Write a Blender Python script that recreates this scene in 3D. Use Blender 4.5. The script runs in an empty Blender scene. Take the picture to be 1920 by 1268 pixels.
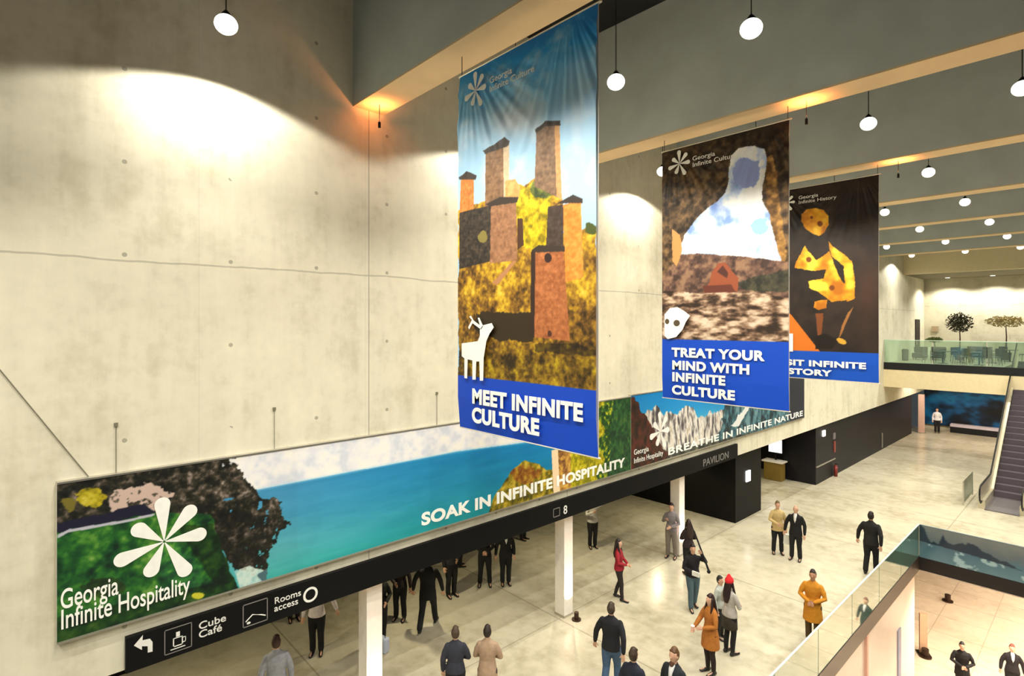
import bpy, bmesh, math, random
import numpy as np
from mathutils import Vector, Matrix
random.seed(7)
S = bpy.context.scene
COL = S.collection
PI = math.pi

# ------------------------------------------------------------------ camera, world, exposure
EYE = 7.7                    # camera height above the hall floor
FPX, UC, VH, TH = 1036.0, 960.0, 607.0, math.radians(47.48)
sn, cs = math.sin(TH), math.cos(TH)
cam_d = bpy.data.cameras.new('camera'); cam = bpy.data.objects.new('camera', cam_d); COL.objects.link(cam)
cam.location = (0, 0, EYE); cam.rotation_euler = (PI/2, 0, TH)
cam_d.sensor_width = 36; cam_d.lens = FPX/1920*36; cam_d.shift_y = -27/1920
cam_d.clip_start = 0.05; cam_d.clip_end = 300
S.camera = cam
world = bpy.data.worlds.new('world'); S.world = world; world.use_nodes = True
world.node_tree.nodes['Background'].inputs[0].default_value = (0.80, 0.88, 0.90, 1)
world.node_tree.nodes['Background'].inputs[1].default_value = 0.05
S.view_settings.view_transform = 'Standard'; S.view_settings.look = 'None'
S.view_settings.exposure = 0.32; S.view_settings.gamma = 1.0; S.view_settings.use_curve_mapping = False
LAMP_COL = (1.0, 0.95, 0.82)
LAMP_W = 520; WALL_LAMP_W = 330

# measured positions: a point of the photograph on a known plane
def on_z(u, v, z=0.0):
    d = -FPX*(z-EYE)/(v-VH); r = (u-UC)/FPX*d
    return Vector((-sn*d+cs*r, cs*d+sn*r, z))
def on_x(u, v, x=-9.5):
    k = (u-UC)/FPX; y = x*(-k*sn-cs)/(sn-k*cs); d = -sn*x+cs*y
    return Vector((x, y, EYE+(VH-v)*d/FPX))
def on_y(u, v, y):
    k = (u-UC)/FPX; x = y*(k*cs-sn)/(cs+k*sn); d = -sn*x+cs*y
    return Vector((x, y, EYE+(VH-v)*d/FPX))

# ------------------------------------------------------------------ helpers
def lin(c):
    return tuple(((x/255)/12.92 if x/255 <= .04045 else ((x/255+.055)/1.055)**2.4) for x in c)
MATS = {}
def mat(name, rgb, rough=.6, metal=0, spec=.5, emit=None, es=0, noise=0.0, nscale=8, bump=0.0):
    if name in MATS: return MATS[name]
    m = bpy.data.materials.new(name); m.use_nodes = True; nt = m.node_tree; b = nt.nodes['Principled BSDF']
    c = lin(rgb)
    b.inputs['Base Color'].default_value = (*c, 1); b.inputs['Roughness'].default_value = rough
    b.inputs['Metallic'].default_value = metal; b.inputs['Specular IOR Level'].default_value = spec
    tc = nt.nodes.new('ShaderNodeTexCoord'); n = nt.nodes.new('ShaderNodeTexNoise')
    n.inputs['Scale'].default_value = nscale; n.inputs['Detail'].default_value = 4
    nt.links.new(tc.outputs['Object'], n.inputs['Vector'])
    r = nt.nodes.new('ShaderNodeValToRGB'); nn = max(noise, .04)
    r.color_ramp.elements[0].position = .3; r.color_ramp.elements[1].position = .7
    r.color_ramp.elements[0].color = tuple(x*(1-nn) for x in c)+(1,)
    r.color_ramp.elements[1].color = tuple(min(1, x*(1+nn)) for x in c)+(1,)
    nt.links.new(n.outputs['Fac'], r.inputs['Fac']); nt.links.new(r.outputs['Color'], b.inputs['Base Color'])
    if bump:
        bp = nt.nodes.new('ShaderNodeBump'); bp.inputs['Strength'].default_value = bump; bp.inputs['Distance'].default_value = .02
        nt.links.new(n.outputs['Fac'], bp.inputs['Height']); nt.links.new(bp.outputs['Normal'], b.inputs['Normal'])
    if emit: b.inputs['Emission Color'].default_value = (*emit, 1); b.inputs['Emission Strength'].default_value = es
    MATS[name] = m; return m

class NB:                                     # tiny node builder for maths on object coordinates
    def __init__(s, m):
        s.nt = m.node_tree; s.tc = s.nt.nodes.new('ShaderNodeTexCoord'); s.sep = s.nt.nodes.new('ShaderNodeSeparateXYZ')
        s.nt.links.new(s.tc.outputs['Object'], s.sep.inputs[0])
    def m(s, op, *a):
        n = s.nt.nodes.new('ShaderNodeMath'); n.operation = op
        for i, v in enumerate(a):
            if isinstance(v, (int, float)): n.inputs[i].default_value = v
            else: s.nt.links.new(v, n.inputs[i])
        return n.outputs[0]
    def line(s, coord, period, offset, half):          # 1 on a line every period
        t = s.m('SUBTRACT', coord, offset-period/2); t = s.m('FLOORED_MODULO', t, period)
        return s.m('LESS_THAN', s.m('ABSOLUTE', s.m('SUBTRACT', t, period/2)), half)
    def noise(s, scale, detail=4, vec=None, rough=.55):
        n = s.nt.nodes.new('ShaderNodeTexNoise'); n.inputs['Scale'].default_value = scale
        n.inputs['Detail'].default_value = detail; n.inputs['Roughness'].default_value = rough
        s.nt.links.new(vec or s.tc.outputs['Object'], n.inputs['Vector']); return n.outputs['Fac']
    def mapv(s, sc):
        n = s.nt.nodes.new('ShaderNodeMapping'); n.inputs['Scale'].default_value = sc
        s.nt.links.new(s.tc.outputs['Object'], n.inputs['Vector']); return n.outputs[0]
    def ramp(s, f, stops):
        r = s.nt.nodes.new('ShaderNodeValToRGB'); e = r.color_ramp.elements
        while len(e) < len(stops): e.new(.5)
        for i, (p, c) in enumerate(stops): e[i].position = p; e[i].color = (*c, 1)
        s.nt.links.new(f, r.inputs[0]); return r.outputs[0]
    def mix(s, f, a, b, mode='MIX'):
        n = s.nt.nodes.new('ShaderNodeMix'); n.data_type = 'RGBA'; n.blend_type = mode
        for i, v in ((0, f), (6, a), (7, b)):
            if isinstance(v, (int, float)): n.inputs[i].default_value = v
            elif isinstance(v, tuple): n.inputs[i].default_value = (*v, 1)
            else: s.nt.links.new(v, n.inputs[i])
        return n.outputs[2]

def concrete(name, base, dark, joints_z=(), vper=5.58, voff=5.05, holes=True, rough=.75):
    m = bpy.data.materials.new(name); m.use_nodes = True; nb = NB(m); b = m.node_tree.nodes['Principled BSDF']
    X, Y, Z = nb.sep.outputs
    n1 = nb.noise(.9, 7, nb.mapv((1, 1, 1.2)), .62); n2 = nb.noise(6, 5); n3 = nb.noise(1.5, 5, nb.mapv((1, 2.2, .22)), .6)
    f = nb.m('ADD', nb.m('MULTIPLY', n1, .5), nb.m('ADD', nb.m('MULTIPLY', n2, .2), nb.m('MULTIPLY', n3, .3)))
    c = nb.ramp(f, [(.36, lin(dark)), (.50, lin(base)), (.66, tuple(min(1, x*1.12) for x in lin(base)))])
    ln = nb.line(Y, vper, voff, .012)
    ln2 = nb.m('MULTIPLY', nb.line(Y, vper/2, voff-.07, .006), .25)
    ln = nb.m('MAXIMUM', ln, ln2)
    for z in joints_z: ln = nb.m('MAXIMUM', ln, nb.m('MULTIPLY', nb.m('LESS_THAN', nb.m('ABSOLUTE', nb.m('SUBTRACT', nb.m('ADD', Z, nb.m('MULTIPLY', nb.noise(.8, 5), .12)), z+.06)), .014), .8))
    c = nb.mix(nb.m('MULTIPLY', ln, .55), c, tuple(x*.35 for x in lin(dark)))
    if holes:
        py, pz = 1.395, 1.32
        dy = nb.m('SUBTRACT', nb.m('FLOORED_MODULO', nb.m('SUBTRACT', Y, .55), py), py/2)
        dz = nb.m('SUBTRACT', nb.m('FLOORED_MODULO', nb.m('SUBTRACT', Z, .10), pz), pz/2)
        d = nb.m('SQRT', nb.m('ADD', nb.m('MULTIPLY', dy, dy), nb.m('MULTIPLY', dz, dz)))
        h = nb.m('MULTIPLY', nb.m('LESS_THAN', d, .032), nb.m('GREATER_THAN', nb.noise(.55, 2), .47))
        c = nb.mix(nb.m('MULTIPLY', h, .6), c, tuple(x*.3 for x in lin(dark)))
    m.node_tree.links.new(c, b.inputs['Base Color']); b.inputs['Roughness'].default_value = rough
    bp = m.node_tree.nodes.new('ShaderNodeBump'); bp.inputs['Strength'].default_value = .25; bp.inputs['Distance'].default_value = .02
    m.node_tree.links.new(nb.m('SUBTRACT', f, nb.m('MULTIPLY', ln, .6)), bp.inputs['Height'])
    m.node_tree.links.new(bp.outputs[0], b.inputs['Normal'])
    return m

def floor_mat(name, base, dark, rough, per=5.58):
    m = bpy.data.materials.new(name); m.use_nodes = True; nb = NB(m); b = m.node_tree.nodes['Principled BSDF']
    X, Y, Z = nb.sep.outputs
    f = nb.m('ADD', nb.m('MULTIPLY', nb.noise(.35, 6, None, .6), .65), nb.m('MULTIPLY', nb.noise(3.2, 6), .35))
    c = nb.ramp(f, [(.34, lin(dark)), (.52, lin(base)), (.68, tuple(min(1, x*1.15) for x in lin(base)))])
    ln = nb.m('MAXIMUM', nb.line(Y, per, 5.05, .02), nb.line(X, per, -9.8, .014))
    c = nb.mix(nb.m('MULTIPLY', ln, .45), c, tuple(x*.4 for x in lin(dark)))
    m.node_tree.links.new(c, b.inputs['Base Color'])
    r = nb.m('ADD', rough-.06, nb.m('MULTIPLY', nb.noise(1.1, 5), .14))
    m.node_tree.links.new(r, b.inputs['Roughness']); b.inputs['Specular IOR Level'].default_value = .65
    return m

M_wall = concrete('board marked concrete', (224, 218, 196), (202, 195, 170), joints_z=(8.60,))
M_back = concrete('far concrete', (205, 198, 176), (180, 172, 148), joints_z=(9.0,), holes=False)
M_beam = mat('grey painted beam', (184, 192, 190), .7, noise=.08, nscale=1.2)
M_soffit_glow = mat('beam soffit painted glow', (214, 190, 150), .8, noise=.05, nscale=2)  # lighter cream paints the uplight on the beam undersides
M_black = mat('black ceiling paint', (12, 14, 17), .8)
M_blackpanel = mat('black wall panelling', (15, 14, 14), .6, spec=.2, noise=.2, nscale=1.5)
M_floor = floor_mat('polished concrete floor', (200, 192, 170), (164, 154, 128), .20)
M_lfloor = floor_mat('pale stone floor', (226, 208, 184), (206, 186, 160), .25, per=1.6)
M_cream = mat('cream plaster', (228, 212, 172), .7, noise=.04)
M_white = mat('white paint', (238, 232, 222), .6)
M_ivory = mat('ivory print', (250, 250, 244), .8)
M_darkmetal = mat('dark metal', (34, 34, 36), .4, metal=.6)
M_steel = mat('brushed steel', (190, 186, 176), .3, metal=.8)
M_blue = mat('royal blue print', (8, 70, 190), .75)

def link(name, me, m=None, parent=None, smooth=False):
    o = bpy.data.objects.new(name, me); COL.objects.link(o)
    if m is not None:
        me.materials.clear()
        for q in (m if isinstance(m, (list, tuple)) else [m]): me.materials.append(q)
    if parent: o.parent = parent
    if smooth:
        me.polygons.foreach_set('use_smooth', [True]*len(me.polygons))
    return o
def tag(o, label=None, cat=None, group=None, kind=None):
    if label: o['label'] = label
    if cat: o['category'] = cat
    if group: o['group'] = group
    if kind: o['kind'] = kind
    return o
def empty(name, loc, rz, label, cat, group=None):
    o = bpy.data.objects.new(name, None); COL.objects.link(o); o.location = loc; o.rotation_euler = (0, 0, rz)
    o.empty_display_size = .2
    return tag(o, label, cat, group)

class MB:
    def __init__(s): s.v = []; s.f = []
    def add(s, vs, fs):
        n = len(s.v); s.v += [tuple(p) for p in vs]; s.f += [tuple(i+n for i in f) for f in fs]; return s
    def box(s, x0, x1, y0, y1, z0, z1, mtx=None):
        vs = [Vector((x, y, z)) for x in (x0, x1) for y in (y0, y1) for z in (z0, z1)]
        if mtx: vs = [mtx @ p for p in vs]
        return s.add(vs, [(0, 1, 3, 2), (4, 6, 7, 5), (0, 4, 5, 1), (2, 3, 7, 6), (0, 2, 6, 4), (1, 5, 7, 3)])
    def loft(s, pts, rad, n=12, up=Vector((0, 1, 0)), cap=True, c0=1.0):
        # elliptical tube along pts; rad = (r along 'side', r along 'up') per point
        P = [Vector(p) for p in pts]; R = [(r, r) if isinstance(r, (int, float)) else r for r in rad]
        rings = []
        for i, p in enumerate(P):
            t = (P[min(i+1, len(P)-1)]-P[max(i-1, 0)]).normalized()
            side = t.cross(up)
            if side.length < 1e-3: side = t.cross(Vector((1, 0, 0)))
            side.normalize(); u2 = side.cross(t).normalized()
            rings.append([p+side*math.cos(a)*R[i][0]+u2*math.sin(a)*R[i][1] for a in [2*PI*k/n for k in range(n)]])
        if cap:      # rounded ends
            t0 = (P[0]-P[1]).normalized(); t1 = (P[-1]-P[-2]).normalized()
            def capring(ring, c, t, r, q): return [c+(p-c)*math.cos(q)+t*math.sin(q)*r for p in ring]
            r0 = min(R[0])*c0; r1 = min(R[-1])
            pre = [capring(rings[0], P[0], t0, r0, q) for q in (1.25, .7)]
            post = [capring(rings[-1], P[-1], t1, r1, q) for q in (.7, 1.25)]
            e0, e1 = P[0]+t0*r0, P[-1]+t1*r1
            rings = pre+rings+post
        else: e0, e1 = P[0], P[-1]
        vs = [p for r in rings for p in r]; fs = []
        for i in range(len(rings)-1):
            for k in range(n):
                a, b = i*n+k, i*n+(k+1) % n
                fs.append((a, b, b+n, a+n))
        L = len(vs); vs += [e0, e1]; o = (len(rings)-1)*n
        for k in range(n):
            fs.append((L, (k+1) % n, k)); fs.append((L+1, o+k, o+(k+1) % n))
        return s.add(vs, fs)
    def ball(s, c, r, n=12, m=8, rot=None):
        vs = []; fs = []; c = Vector(c)
        for i in range(1, m):
            a = PI*i/m
            for k in range(n):
                b = 2*PI*k/n; p = Vector((math.sin(a)*math.cos(b)*r[0], math.sin(a)*math.sin(b)*r[1], math.cos(a)*r[2]))
                vs.append(c+(rot @ p if rot else p))
        q = len(vs); vs += [c+((rot @ Vector((0, 0, r[2]))) if rot else Vector((0, 0, r[2]))), c-((rot @ Vector((0, 0, r[2]))) if rot else Vector((0, 0, r[2])))]
        for i in range(m-2):
            for k in range(n): fs.append((i*n+k, (i+1)*n+k, (i+1)*n+(k+1) % n, i*n+(k+1) % n))
        for k in range(n): fs.append((q, k, (k+1) % n)); fs.append((q+1, (m-2)*n+(k+1) % n, (m-2)*n+k))
        return s.add(vs, fs)
    def cyl(s, x, y, z0, z1, r0, r1=None, n=20):
        r1 = r0 if r1 is None else r1
        vs = [(x+r*math.cos(2*PI*k/n), y+r*math.sin(2*PI*k/n), z) for z, r in ((z0, r0), (z1, r1)) for k in range(n)]
        fs = [(k, (k+1) % n, n+(k+1) % n, n+k) for k in range(n)]+[tuple(range(n))[::-1], tuple(range(n, 2*n))]
        return s.add(vs, fs)
    def slab(s, poly, o, ax, ay, an, th):        # closed outline in plane (ax, ay) extruded along an
        vs = [o+ax*p[0]+ay*p[1] for p in poly]+[o+ax*p[0]+ay*p[1]+an*th for p in poly]; n = len(poly)
        return s.add(vs, [tuple(range(n))[::-1], tuple(range(n, 2*n))]+[(k, (k+1) % n, n+(k+1) % n, n+k) for k in range(n)])
    def mesh(s, name='m'):
        me = bpy.data.meshes.new(name); me.from_pydata(s.v, [], s.f); me.update()
        bm = bmesh.new(); bm.from_mesh(me); bmesh.ops.recalc_face_normals(bm, faces=bm.faces); bm.to_mesh(me); bm.free()
        return me
    def build(s, name, m, parent=None, smooth=False): return link(name, s.mesh(name), m, parent, smooth)
def bevel(o, w=.01, seg=2):
    b = o.modifiers.new('bevel', 'BEVEL'); b.width = w; b.segments = seg; b.limit_method = 'ANGLE'; return o

AX = dict(wall=(Vector((0, 1, 0)), Vector((0, 0, 1)), Vector((1, 0, 0))),       # on planes facing +x
          hang=(Vector((1, 0, 0)), Vector((0, 0, 1)), Vector((0, -1, 0))))      # on planes facing -y
def text(body, o, kind, size, m, parent, name='lettering', wide=1.0, bold=0.0, gap=1.0, space=1.0, shear=0):
    cu = bpy.data.curves.new('t', 'FONT'); cu.body = body; cu.size = size; cu.offset = bold*size; cu.extrude = .003
    cu.space_line = gap; cu.space_character = space; cu.shear = shear
    t = bpy.data.objects.new('t', cu); COL.objects.link(t)
    dg = bpy.context.evaluated_depsgraph_get(); dg.update()
    me = bpy.data.meshes.new_from_object(t.evaluated_get(dg)); bpy.data.objects.remove(t)
    ax, ay, an = AX[kind]
    M = Matrix(((ax.x*wide, ay.x, an.x, o.x), (ax.y*wide, ay.y, an.y, o.y), (ax.z*wide, ay.z, an.z, o.z), (0, 0, 0, 1)))
    me.transform(M); return link(name, me, m, parent)

# ------------------------------------------------------------------ painted pictures (vertex colours on fine cloth grids)
def hashn(ix, iy, seed):
    h = (ix.astype(np.int64)*374761393+iy.astype(np.int64)*668265263+seed*1442695041) & 0xffffffff
    h = ((h ^ (h >> 13))*1274126177) & 0xffffffff
    return ((h ^ (h >> 16)) & 0xffff)/65535.0
def vnoise(x, y, seed):
    ix, iy = np.floor(x), np.floor(y); fx, fy = x-ix, y-iy; fx = fx*fx*(3-2*fx); fy = fy*fy*(3-2*fy)
    a, b, c, d = hashn(ix, iy, seed), hashn(ix+1, iy, seed), hashn(ix, iy+1, seed), hashn(ix+1, iy+1, seed)
    return (a*(1-fx)+b*fx)*(1-fy)+(c*(1-fx)+d*fx)*fy
def fbm(x, y, seed=1, o=5):
    s = 0; a = .5; t = 0
    for i in range(o): s = s+a*vnoise(x*2**i, y*2**i, seed+i*17); t += a; a *= .55
    return s/t
class Art:
    def __init__(s, p00, du, dv, nu, nv):        # lower-left point, edge vectors
        s.p, s.du, s.dv, s.nu, s.nv = p00, du, dv, nu, nv
        A, B = np.meshgrid(np.linspace(0, 1, nu), np.linspace(0, 1, nv)); s.A, s.B = A, B
        X = p00.x+du.x*A+dv.x*B; Y = p00.y+du.y*A+dv.y*B; Z = p00.z+du.z*A+dv.z*B; s.X, s.Y, s.Z = X, Y, Z
        d = -sn*X+cs*Y; s.U = UC+FPX*(cs*X+sn*Y)/d; s.V = VH-FPX*(Z-EYE)/d      # chart of measured points
        s.c = np.zeros((nv, nu, 3)); s.a = A*du.length; s.b = B*dv.length
    def fill(s, mask, col):
        mask = np.clip(mask, 0, 1)[..., None] if mask.dtype != bool else mask[..., None].astype(float)
        s.c = s.c*(1-mask)+np.asarray(col, float)*mask
    def poly(s, pts, col=None, wob=0, seed=3, sc=6):
        U, V = s.U, s.V
        if wob:
            U = U+wob*(fbm(s.a*sc, s.b*sc, seed)-.5)*2; V = V+wob*(fbm(s.a*sc, s.b*sc, seed+50)-.5)*2
        ins = np.zeros(U.shape, bool); j = len(pts)-1
        for i in range(len(pts)):
            xi, yi = pts[i]; xj, yj = pts[j]
            if yi != yj: ins ^= ((yi > V) != (yj > V)) & (U < (xj-xi)*(V-yi)/(yj-yi)+xi)
            j = i
        if col is not None: s.fill(ins, col)
        return ins
    def ell(s, u, v, ru, rv, ang=0, wob=0, seed=5, sc=8):
        x, y = s.U-u, s.V-v; c, n = math.cos(ang), math.sin(ang)
        r = np.sqrt(((x*c+y*n)/ru)**2+((-x*n+y*c)/rv)**2)
        if wob: r = r+wob*(fbm(s.a*sc, s.b*sc, seed)-.5)*2
        return r < 1
    def grad(s, f, stops):
        r = np.zeros(f.shape+(3,))
        ps = [p for p, _ in stops]
        for k in range(3): r[..., k] = np.interp(f, ps, [c[k] for _, c in stops])
        return r
    def blur(s, n=1):
        for _ in range(n):
            p = np.pad(s.c, ((1, 1), (1, 1), (0, 0)), 'edge')
            s.c = (p[1:-1, 1:-1]*4+p[:-2, 1:-1]+p[2:, 1:-1]+p[1:-1, :-2]+p[1:-1, 2:])/8
    def build(s, name, parent, m, disp=None, nrm=None):
        V = np.stack([s.X, s.Y, s.Z], -1)
        if disp is not None: V = V+disp[..., None]*np.array(nrm)
        V = V.reshape(-1, 3); nu, nv = s.nu, s.nv
        idx = np.arange(nu*nv).reshape(nv, nu)
        F = np.stack([idx[:-1, :-1], idx[:-1, 1:], idx[1:, 1:], idx[1:, :-1]], -1).reshape(-1, 4)
        me = bpy.data.meshes.new(name); me.vertices.add(len(V)); me.vertices.foreach_set('co', V.astype(np.float32).ravel())
        me.loops.add(F.size); me.loops.foreach_set('vertex_index', F.astype(np.int32).ravel())
        me.polygons.add(len(F)); me.polygons.foreach_set('loop_start', np.arange(0, F.size, 4, dtype=np.int32))
        me.update(calc_edges=True); me.validate()
        c = np.clip(s.c, 0, 255)/255; l = np.where(c <= .04045, c/12.92, ((c+.055)/1.055)**2.4)*PRINT_GAIN
        ca = me.color_attributes.new('print', 'FLOAT_COLOR', 'POINT')
        ca.data.foreach_set('color', np.concatenate([np.clip(l, 0, .92), np.ones(l.shape[:2]+(1,))], -1).astype(np.float32).ravel())
        return link(name, me, m, parent, True)
PRINT_GAIN = 1.1
def print_mat(name, rough=.6, spec=.3):
    m = bpy.data.materials.new(name); m.use_nodes = True; nt = m.node_tree
    a = nt.nodes.new('ShaderNodeAttribute'); a.attribute_name = 'print'
    b = nt.nodes['Principled BSDF']; nt.links.new(a.outputs['Color'], b.inputs['Base Color'])
    b.inputs['Roughness'].default_value = rough; b.inputs['Specular IOR Level'].default_value = spec; return m
M_print = print_mat('printed fabric', .55, .35); M_board = print_mat('printed board', .42, .4)

# flower emblem: petals measured on the big sea banner, in metres from the centre
PC = on_x(305, 1012)
PET = []
for u, v in [(301, 930), (362, 945), (384, 996), (350, 1074), (275, 1078), (211, 1052), (246, 984)]:
    q = on_x(u, v); PET.append((q.y-PC.y, q.z-PC.z))
def flower(o, kind, k, m, parent):
    ax, ay, an = AX[kind]; mb = MB()
    for dx, dy in PET:
        L = math.hypot(dx, dy)*k; a = math.atan2(dy, dx); w = .155*math.hypot(*PET[0])*k
        ca, sa = math.cos(a), math.sin(a); pts = [(.03*L, -.006*k), ]
        c = L-w
        pts += [(c+w*math.cos(t), w*math.sin(t)) for t in np.linspace(-1.75, 1.75, 15)]+[(.03*L, .006*k)]
        mb.slab([(x*ca-y*sa, x*sa+y*ca) for x, y in pts], o, ax, ay, an, .004)
    return mb.build('flower_emblem', m, parent)

# ------------------------------------------------------------------ shell of the hall
WX = -9.5; BAY = 5.58; B0 = 5.05; ZB = 11.71; ZC = 14.55; XR = 13.0
def struct(name, mb, m, kindlabel=None):
    o = mb.build(name, m); o['kind'] = 'structure'; return o
struct('wall_left', MB().box(WX-.6, WX, -7, 50, 2.78, ZC), M_wall)
struct('ceiling', MB().box(WX, XR, -7, 44, ZC, ZC+.2), M_black)
HX0, HY1, HX1 = -4.37, 22.25, 7.0        # edge of the floor opening
fl = MB().box(-14.7, HX0-.12, -7, 50, -.3, 0).box(HX0-.12, XR, HY1+.12, 50, -.3, 0)
struct('floor', fl, M_floor)
for k in range(7):
    y = B0+BAY*k
    b = struct('trim_%d' % (k+1), MB().box(WX, XR, y-.32, y+.32, ZB+.03, ZC), M_beam)
    so = MB().box(WX, XR, y-.32, y+.32, ZB, ZB+.03).build('beam_soffit_glow', M_soffit_glow, b)  # thin strip carrying the painted light under the beam
struct('wall_back', MB().box(-9.5, XR, 50, 50.4, 0, 13), M_back)
# lowered ceiling over the far gallery
struct('trim_8', MB().box(WX, XR, 44, 44.4, 10.95, ZC), M_cream)
struct('ceiling_gallery', MB().box(WX, XR, 44.4, 50, 10.95, 11.15), mat('olive ceiling', (120, 112, 88), .8))
# undercroft
struct('wall_undercroft_back', MB().box(-14.95, -14.7, -7, 50, -.3, 3.0), M_blackpanel)
struct('ceiling_undercroft', MB().box(-14.7, WX-.6, -7, 50, 2.8, 3.0), M_black)
struct('wall_undercroft_end', MB().box(-14.7, -9.87, 20.73, 23.0, 0, 2.78), M_blackpanel)
struct('wall_black_far', MB().box(-11.1, -9.62, 28.46, 46.8, 0, 2.78).box(-14.7, -11.1, 29.6, 30, 0, 2.78), mat('black wall panelling far', (26, 25, 30), .5, spec=.25, noise=.15, nscale=1.5))
# gallery
GY = 39.4
struct('floor_gallery', MB().box(WX, -4.1, GY+.2, 50, 4.98, 5.30).box(-4.1, -2.1, 45.5, 50, 4.98, 5.30).box(-2.1, XR, GY+.2, 50, 4.98, 5.30), mat('gallery floor', (150, 146, 128), .4))
struct('trim_9', MB().box(WX, XR, GY, GY+.2, 4.93, 5.35), M_black)
struct('trim_10', MB().box(WX, XR, GY+.02, GY+.2, 3.87, 4.93), M_cream)
struct('ceiling_under_gallery', MB().box(WX, -4.1, GY+.2, 50, 4.6, 4.7).box(-2.1, XR, GY+.2, 50, 4.6, 4.7), M_cream)
# lower level seen through the floor opening
LZ = -4.6
struct('floor_lower', MB().box(-22, XR, -7, 60, LZ-.3, LZ), M_lfloor)
struct('wall_lower', MB().box(HX0-.35, HX0-.12, -7, HY1, LZ, -.3), mat('glossy pale panel', (236, 218, 204), .25, noise=.05, nscale=1))
struct('ceiling_lower', MB().box(HX0-.12, XR, HY1+.12, 50, -.5, -.3), M_white)

# ------------------------------------------------------------------ pendant lamps
M_glow = mat('lamp glow', (255, 252, 240), .5, emit=(1, .97, .86), es=1.9)
COLX = [-8.49, -5.90, -3.52, -1.12, 1.3, 3.7]
COLN = ['nearest the concrete wall', 'second from the concrete wall', 'third from the concrete wall', 'fourth from the concrete wall', 'fifth from the concrete wall', 'sixth from the concrete wall']
ROWN = ['in front of the first beam', 'between the first and second beams', 'between the second and third beams', 'between the third and fourth beams',
        'between the fourth and fifth beams', 'between the fifth and sixth beams', 'between the sixth and seventh beams', 'beyond the last beam']
def spot(loc, power, col, size, blend, parent=None, rad=.08, target=None, name='light'):
    l = bpy.data.lights.new(name, 'SPOT'); l.energy = power; l.color = col; l.spot_size = math.radians(size); l.spot_blend = blend; l.shadow_soft_size = rad
    o = bpy.data.objects.new(name, l); COL.objects.link(o); o.location = loc
    if target is not None: o.rotation_euler = (Vector(target)-Vector(loc)).to_track_quat('-Z', 'Y').to_euler()
    if parent: o.parent = parent
    return o
lamp_proto = None
def pendant(x, y, z, power, label, near):
    global lamp_proto
    t = empty('pendant_lamp', (x, y, z), 0, label, 'lamp', 'pendant lamps under the hall ceiling')
    if lamp_proto is None:
        c = MB().cyl(0, 0, .18, ZC-z, .008, n=8).build('cord', M_darkmetal, t)
        h = MB().cyl(0, 0, .04, .15, .10, .06, 24).cyl(0, 0, .15, .2, .06, .02, 24).build('housing', M_darkmetal, t)
        d = MB().ball((0, 0, .0), (.155, .155, .135), 20, 12).build('diffuser', M_glow, t, True)
        lamp_proto = (c, h, d)
    else:
        for o in lamp_proto:
            q = o.copy(); q.parent = t; COL.objects.link(q)
    spot((0, 0, -.16), power, LAMP_COL, 149 if near else 130, .16 if near else .35, t, .05)
for r in range(-1, 8):
    for c in range(6):
        if r == 7 and c > 3: continue
        y = 2.30+BAY*r
        lab = 'glowing round ceiling pendant lamp %s, %s' % (ROWN[r] if r >= 0 else 'above the camera before all beams', COLN[c])
        pendant(COLX[c], y, 11.93, WALL_LAMP_W if c == 0 else LAMP_W, lab, c == 0)

# orange accent uplights on the beams, small fittings standing on the banner rails' line
def uplight_beam(x, y, label, p=120):
    t = empty('beam_uplight', (x, y, ZB-.42), 0, label, 'spotlight', 'orange uplights under the beams')
    MB().cyl(0, 0, 0, .1, .025).build('housing', M_darkmetal, t)
    MB().cyl(0, 0, .1, .42, .006, n=6).build('rod', M_darkmetal, t)
    spot((0, 0, .13), p, (1, .30, .08), 150, .8, t, .03, None).rotation_euler = (PI, 0, 0)
uplight_beam(-9.1, 5.05, 'small orange uplight under the first beam where it meets the concrete wall', 40)
uplight_beam(-3.75, B0+BAY, 'small orange uplight under the second beam above the cave banner edge', 45)
uplight_beam(-3.6, B0+2*BAY, 'small orange uplight under the third beam above the statue banner', 45)

# unseen downlights added to light the undercroft floor
for i, (x, y) in enumerate([(-12.2, 2.5), (-12.2, 8.0), (-12.2, 13.6), (-12.2, 19.0), (-12.2, 25.7)]):
    t = empty('recessed_downlight', (x, y, 2.8), 0, 'small unseen downlight added in the low black ceiling, number %s along the passage' % ['one', 'two', 'three', 'four', 'five'][i], 'lamp', 'added downlights in the low passage')
    MB().cyl(0, 0, -.03, 0, .09).build('trim_ring', M_steel, t)
    MB().cyl(0, 0, -.04, -.03, .07).build('lens', M_glow, t)
    spot((0, 0, -.06), 130, (1, .88, .55), 150, .4, t, .05)
# unseen lamps added to brighten the lower level and the mural under the gallery
for i, (x, y) in enumerate([(-2.8, 23.4), (.5, 23.4), (3.5, 23.4), (-1.0, 28.5), (3.5, 28.5), (-1.0, 34)]):
    t = empty('recessed_downlight', (x, y, -.5), 0, 'unseen downlight added to light the lower hall, hidden below the floor opening', 'lamp', 'added downlights in the lower hall')
    MB().cyl(0, 0, -.03, 0, .12).build('trim_ring', M_steel, t); MB().cyl(0, 0, -.04, -.03, .1).build('lens', M_glow, t)
    spot((0, 0, -.08), 650, (1, .88, .72), 165, .4, t, .08)
for i, x in enumerate([-8, -5, -1, 2]):
    t = empty('recessed_downlight', (x, 45.5, 4.6), 0, 'unseen downlight added to brighten the mural under the far gallery', 'lamp', 'added downlights under the far gallery')
    MB().cyl(0, 0, -.03, 0, .12).build('trim_ring', M_steel, t); MB().cyl(0, 0, -.04, -.03, .1).build('lens', M_glow, t)
    spot((0, 0, -.08), 420, (1, .86, .68), 150, .4, t, .08)
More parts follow.
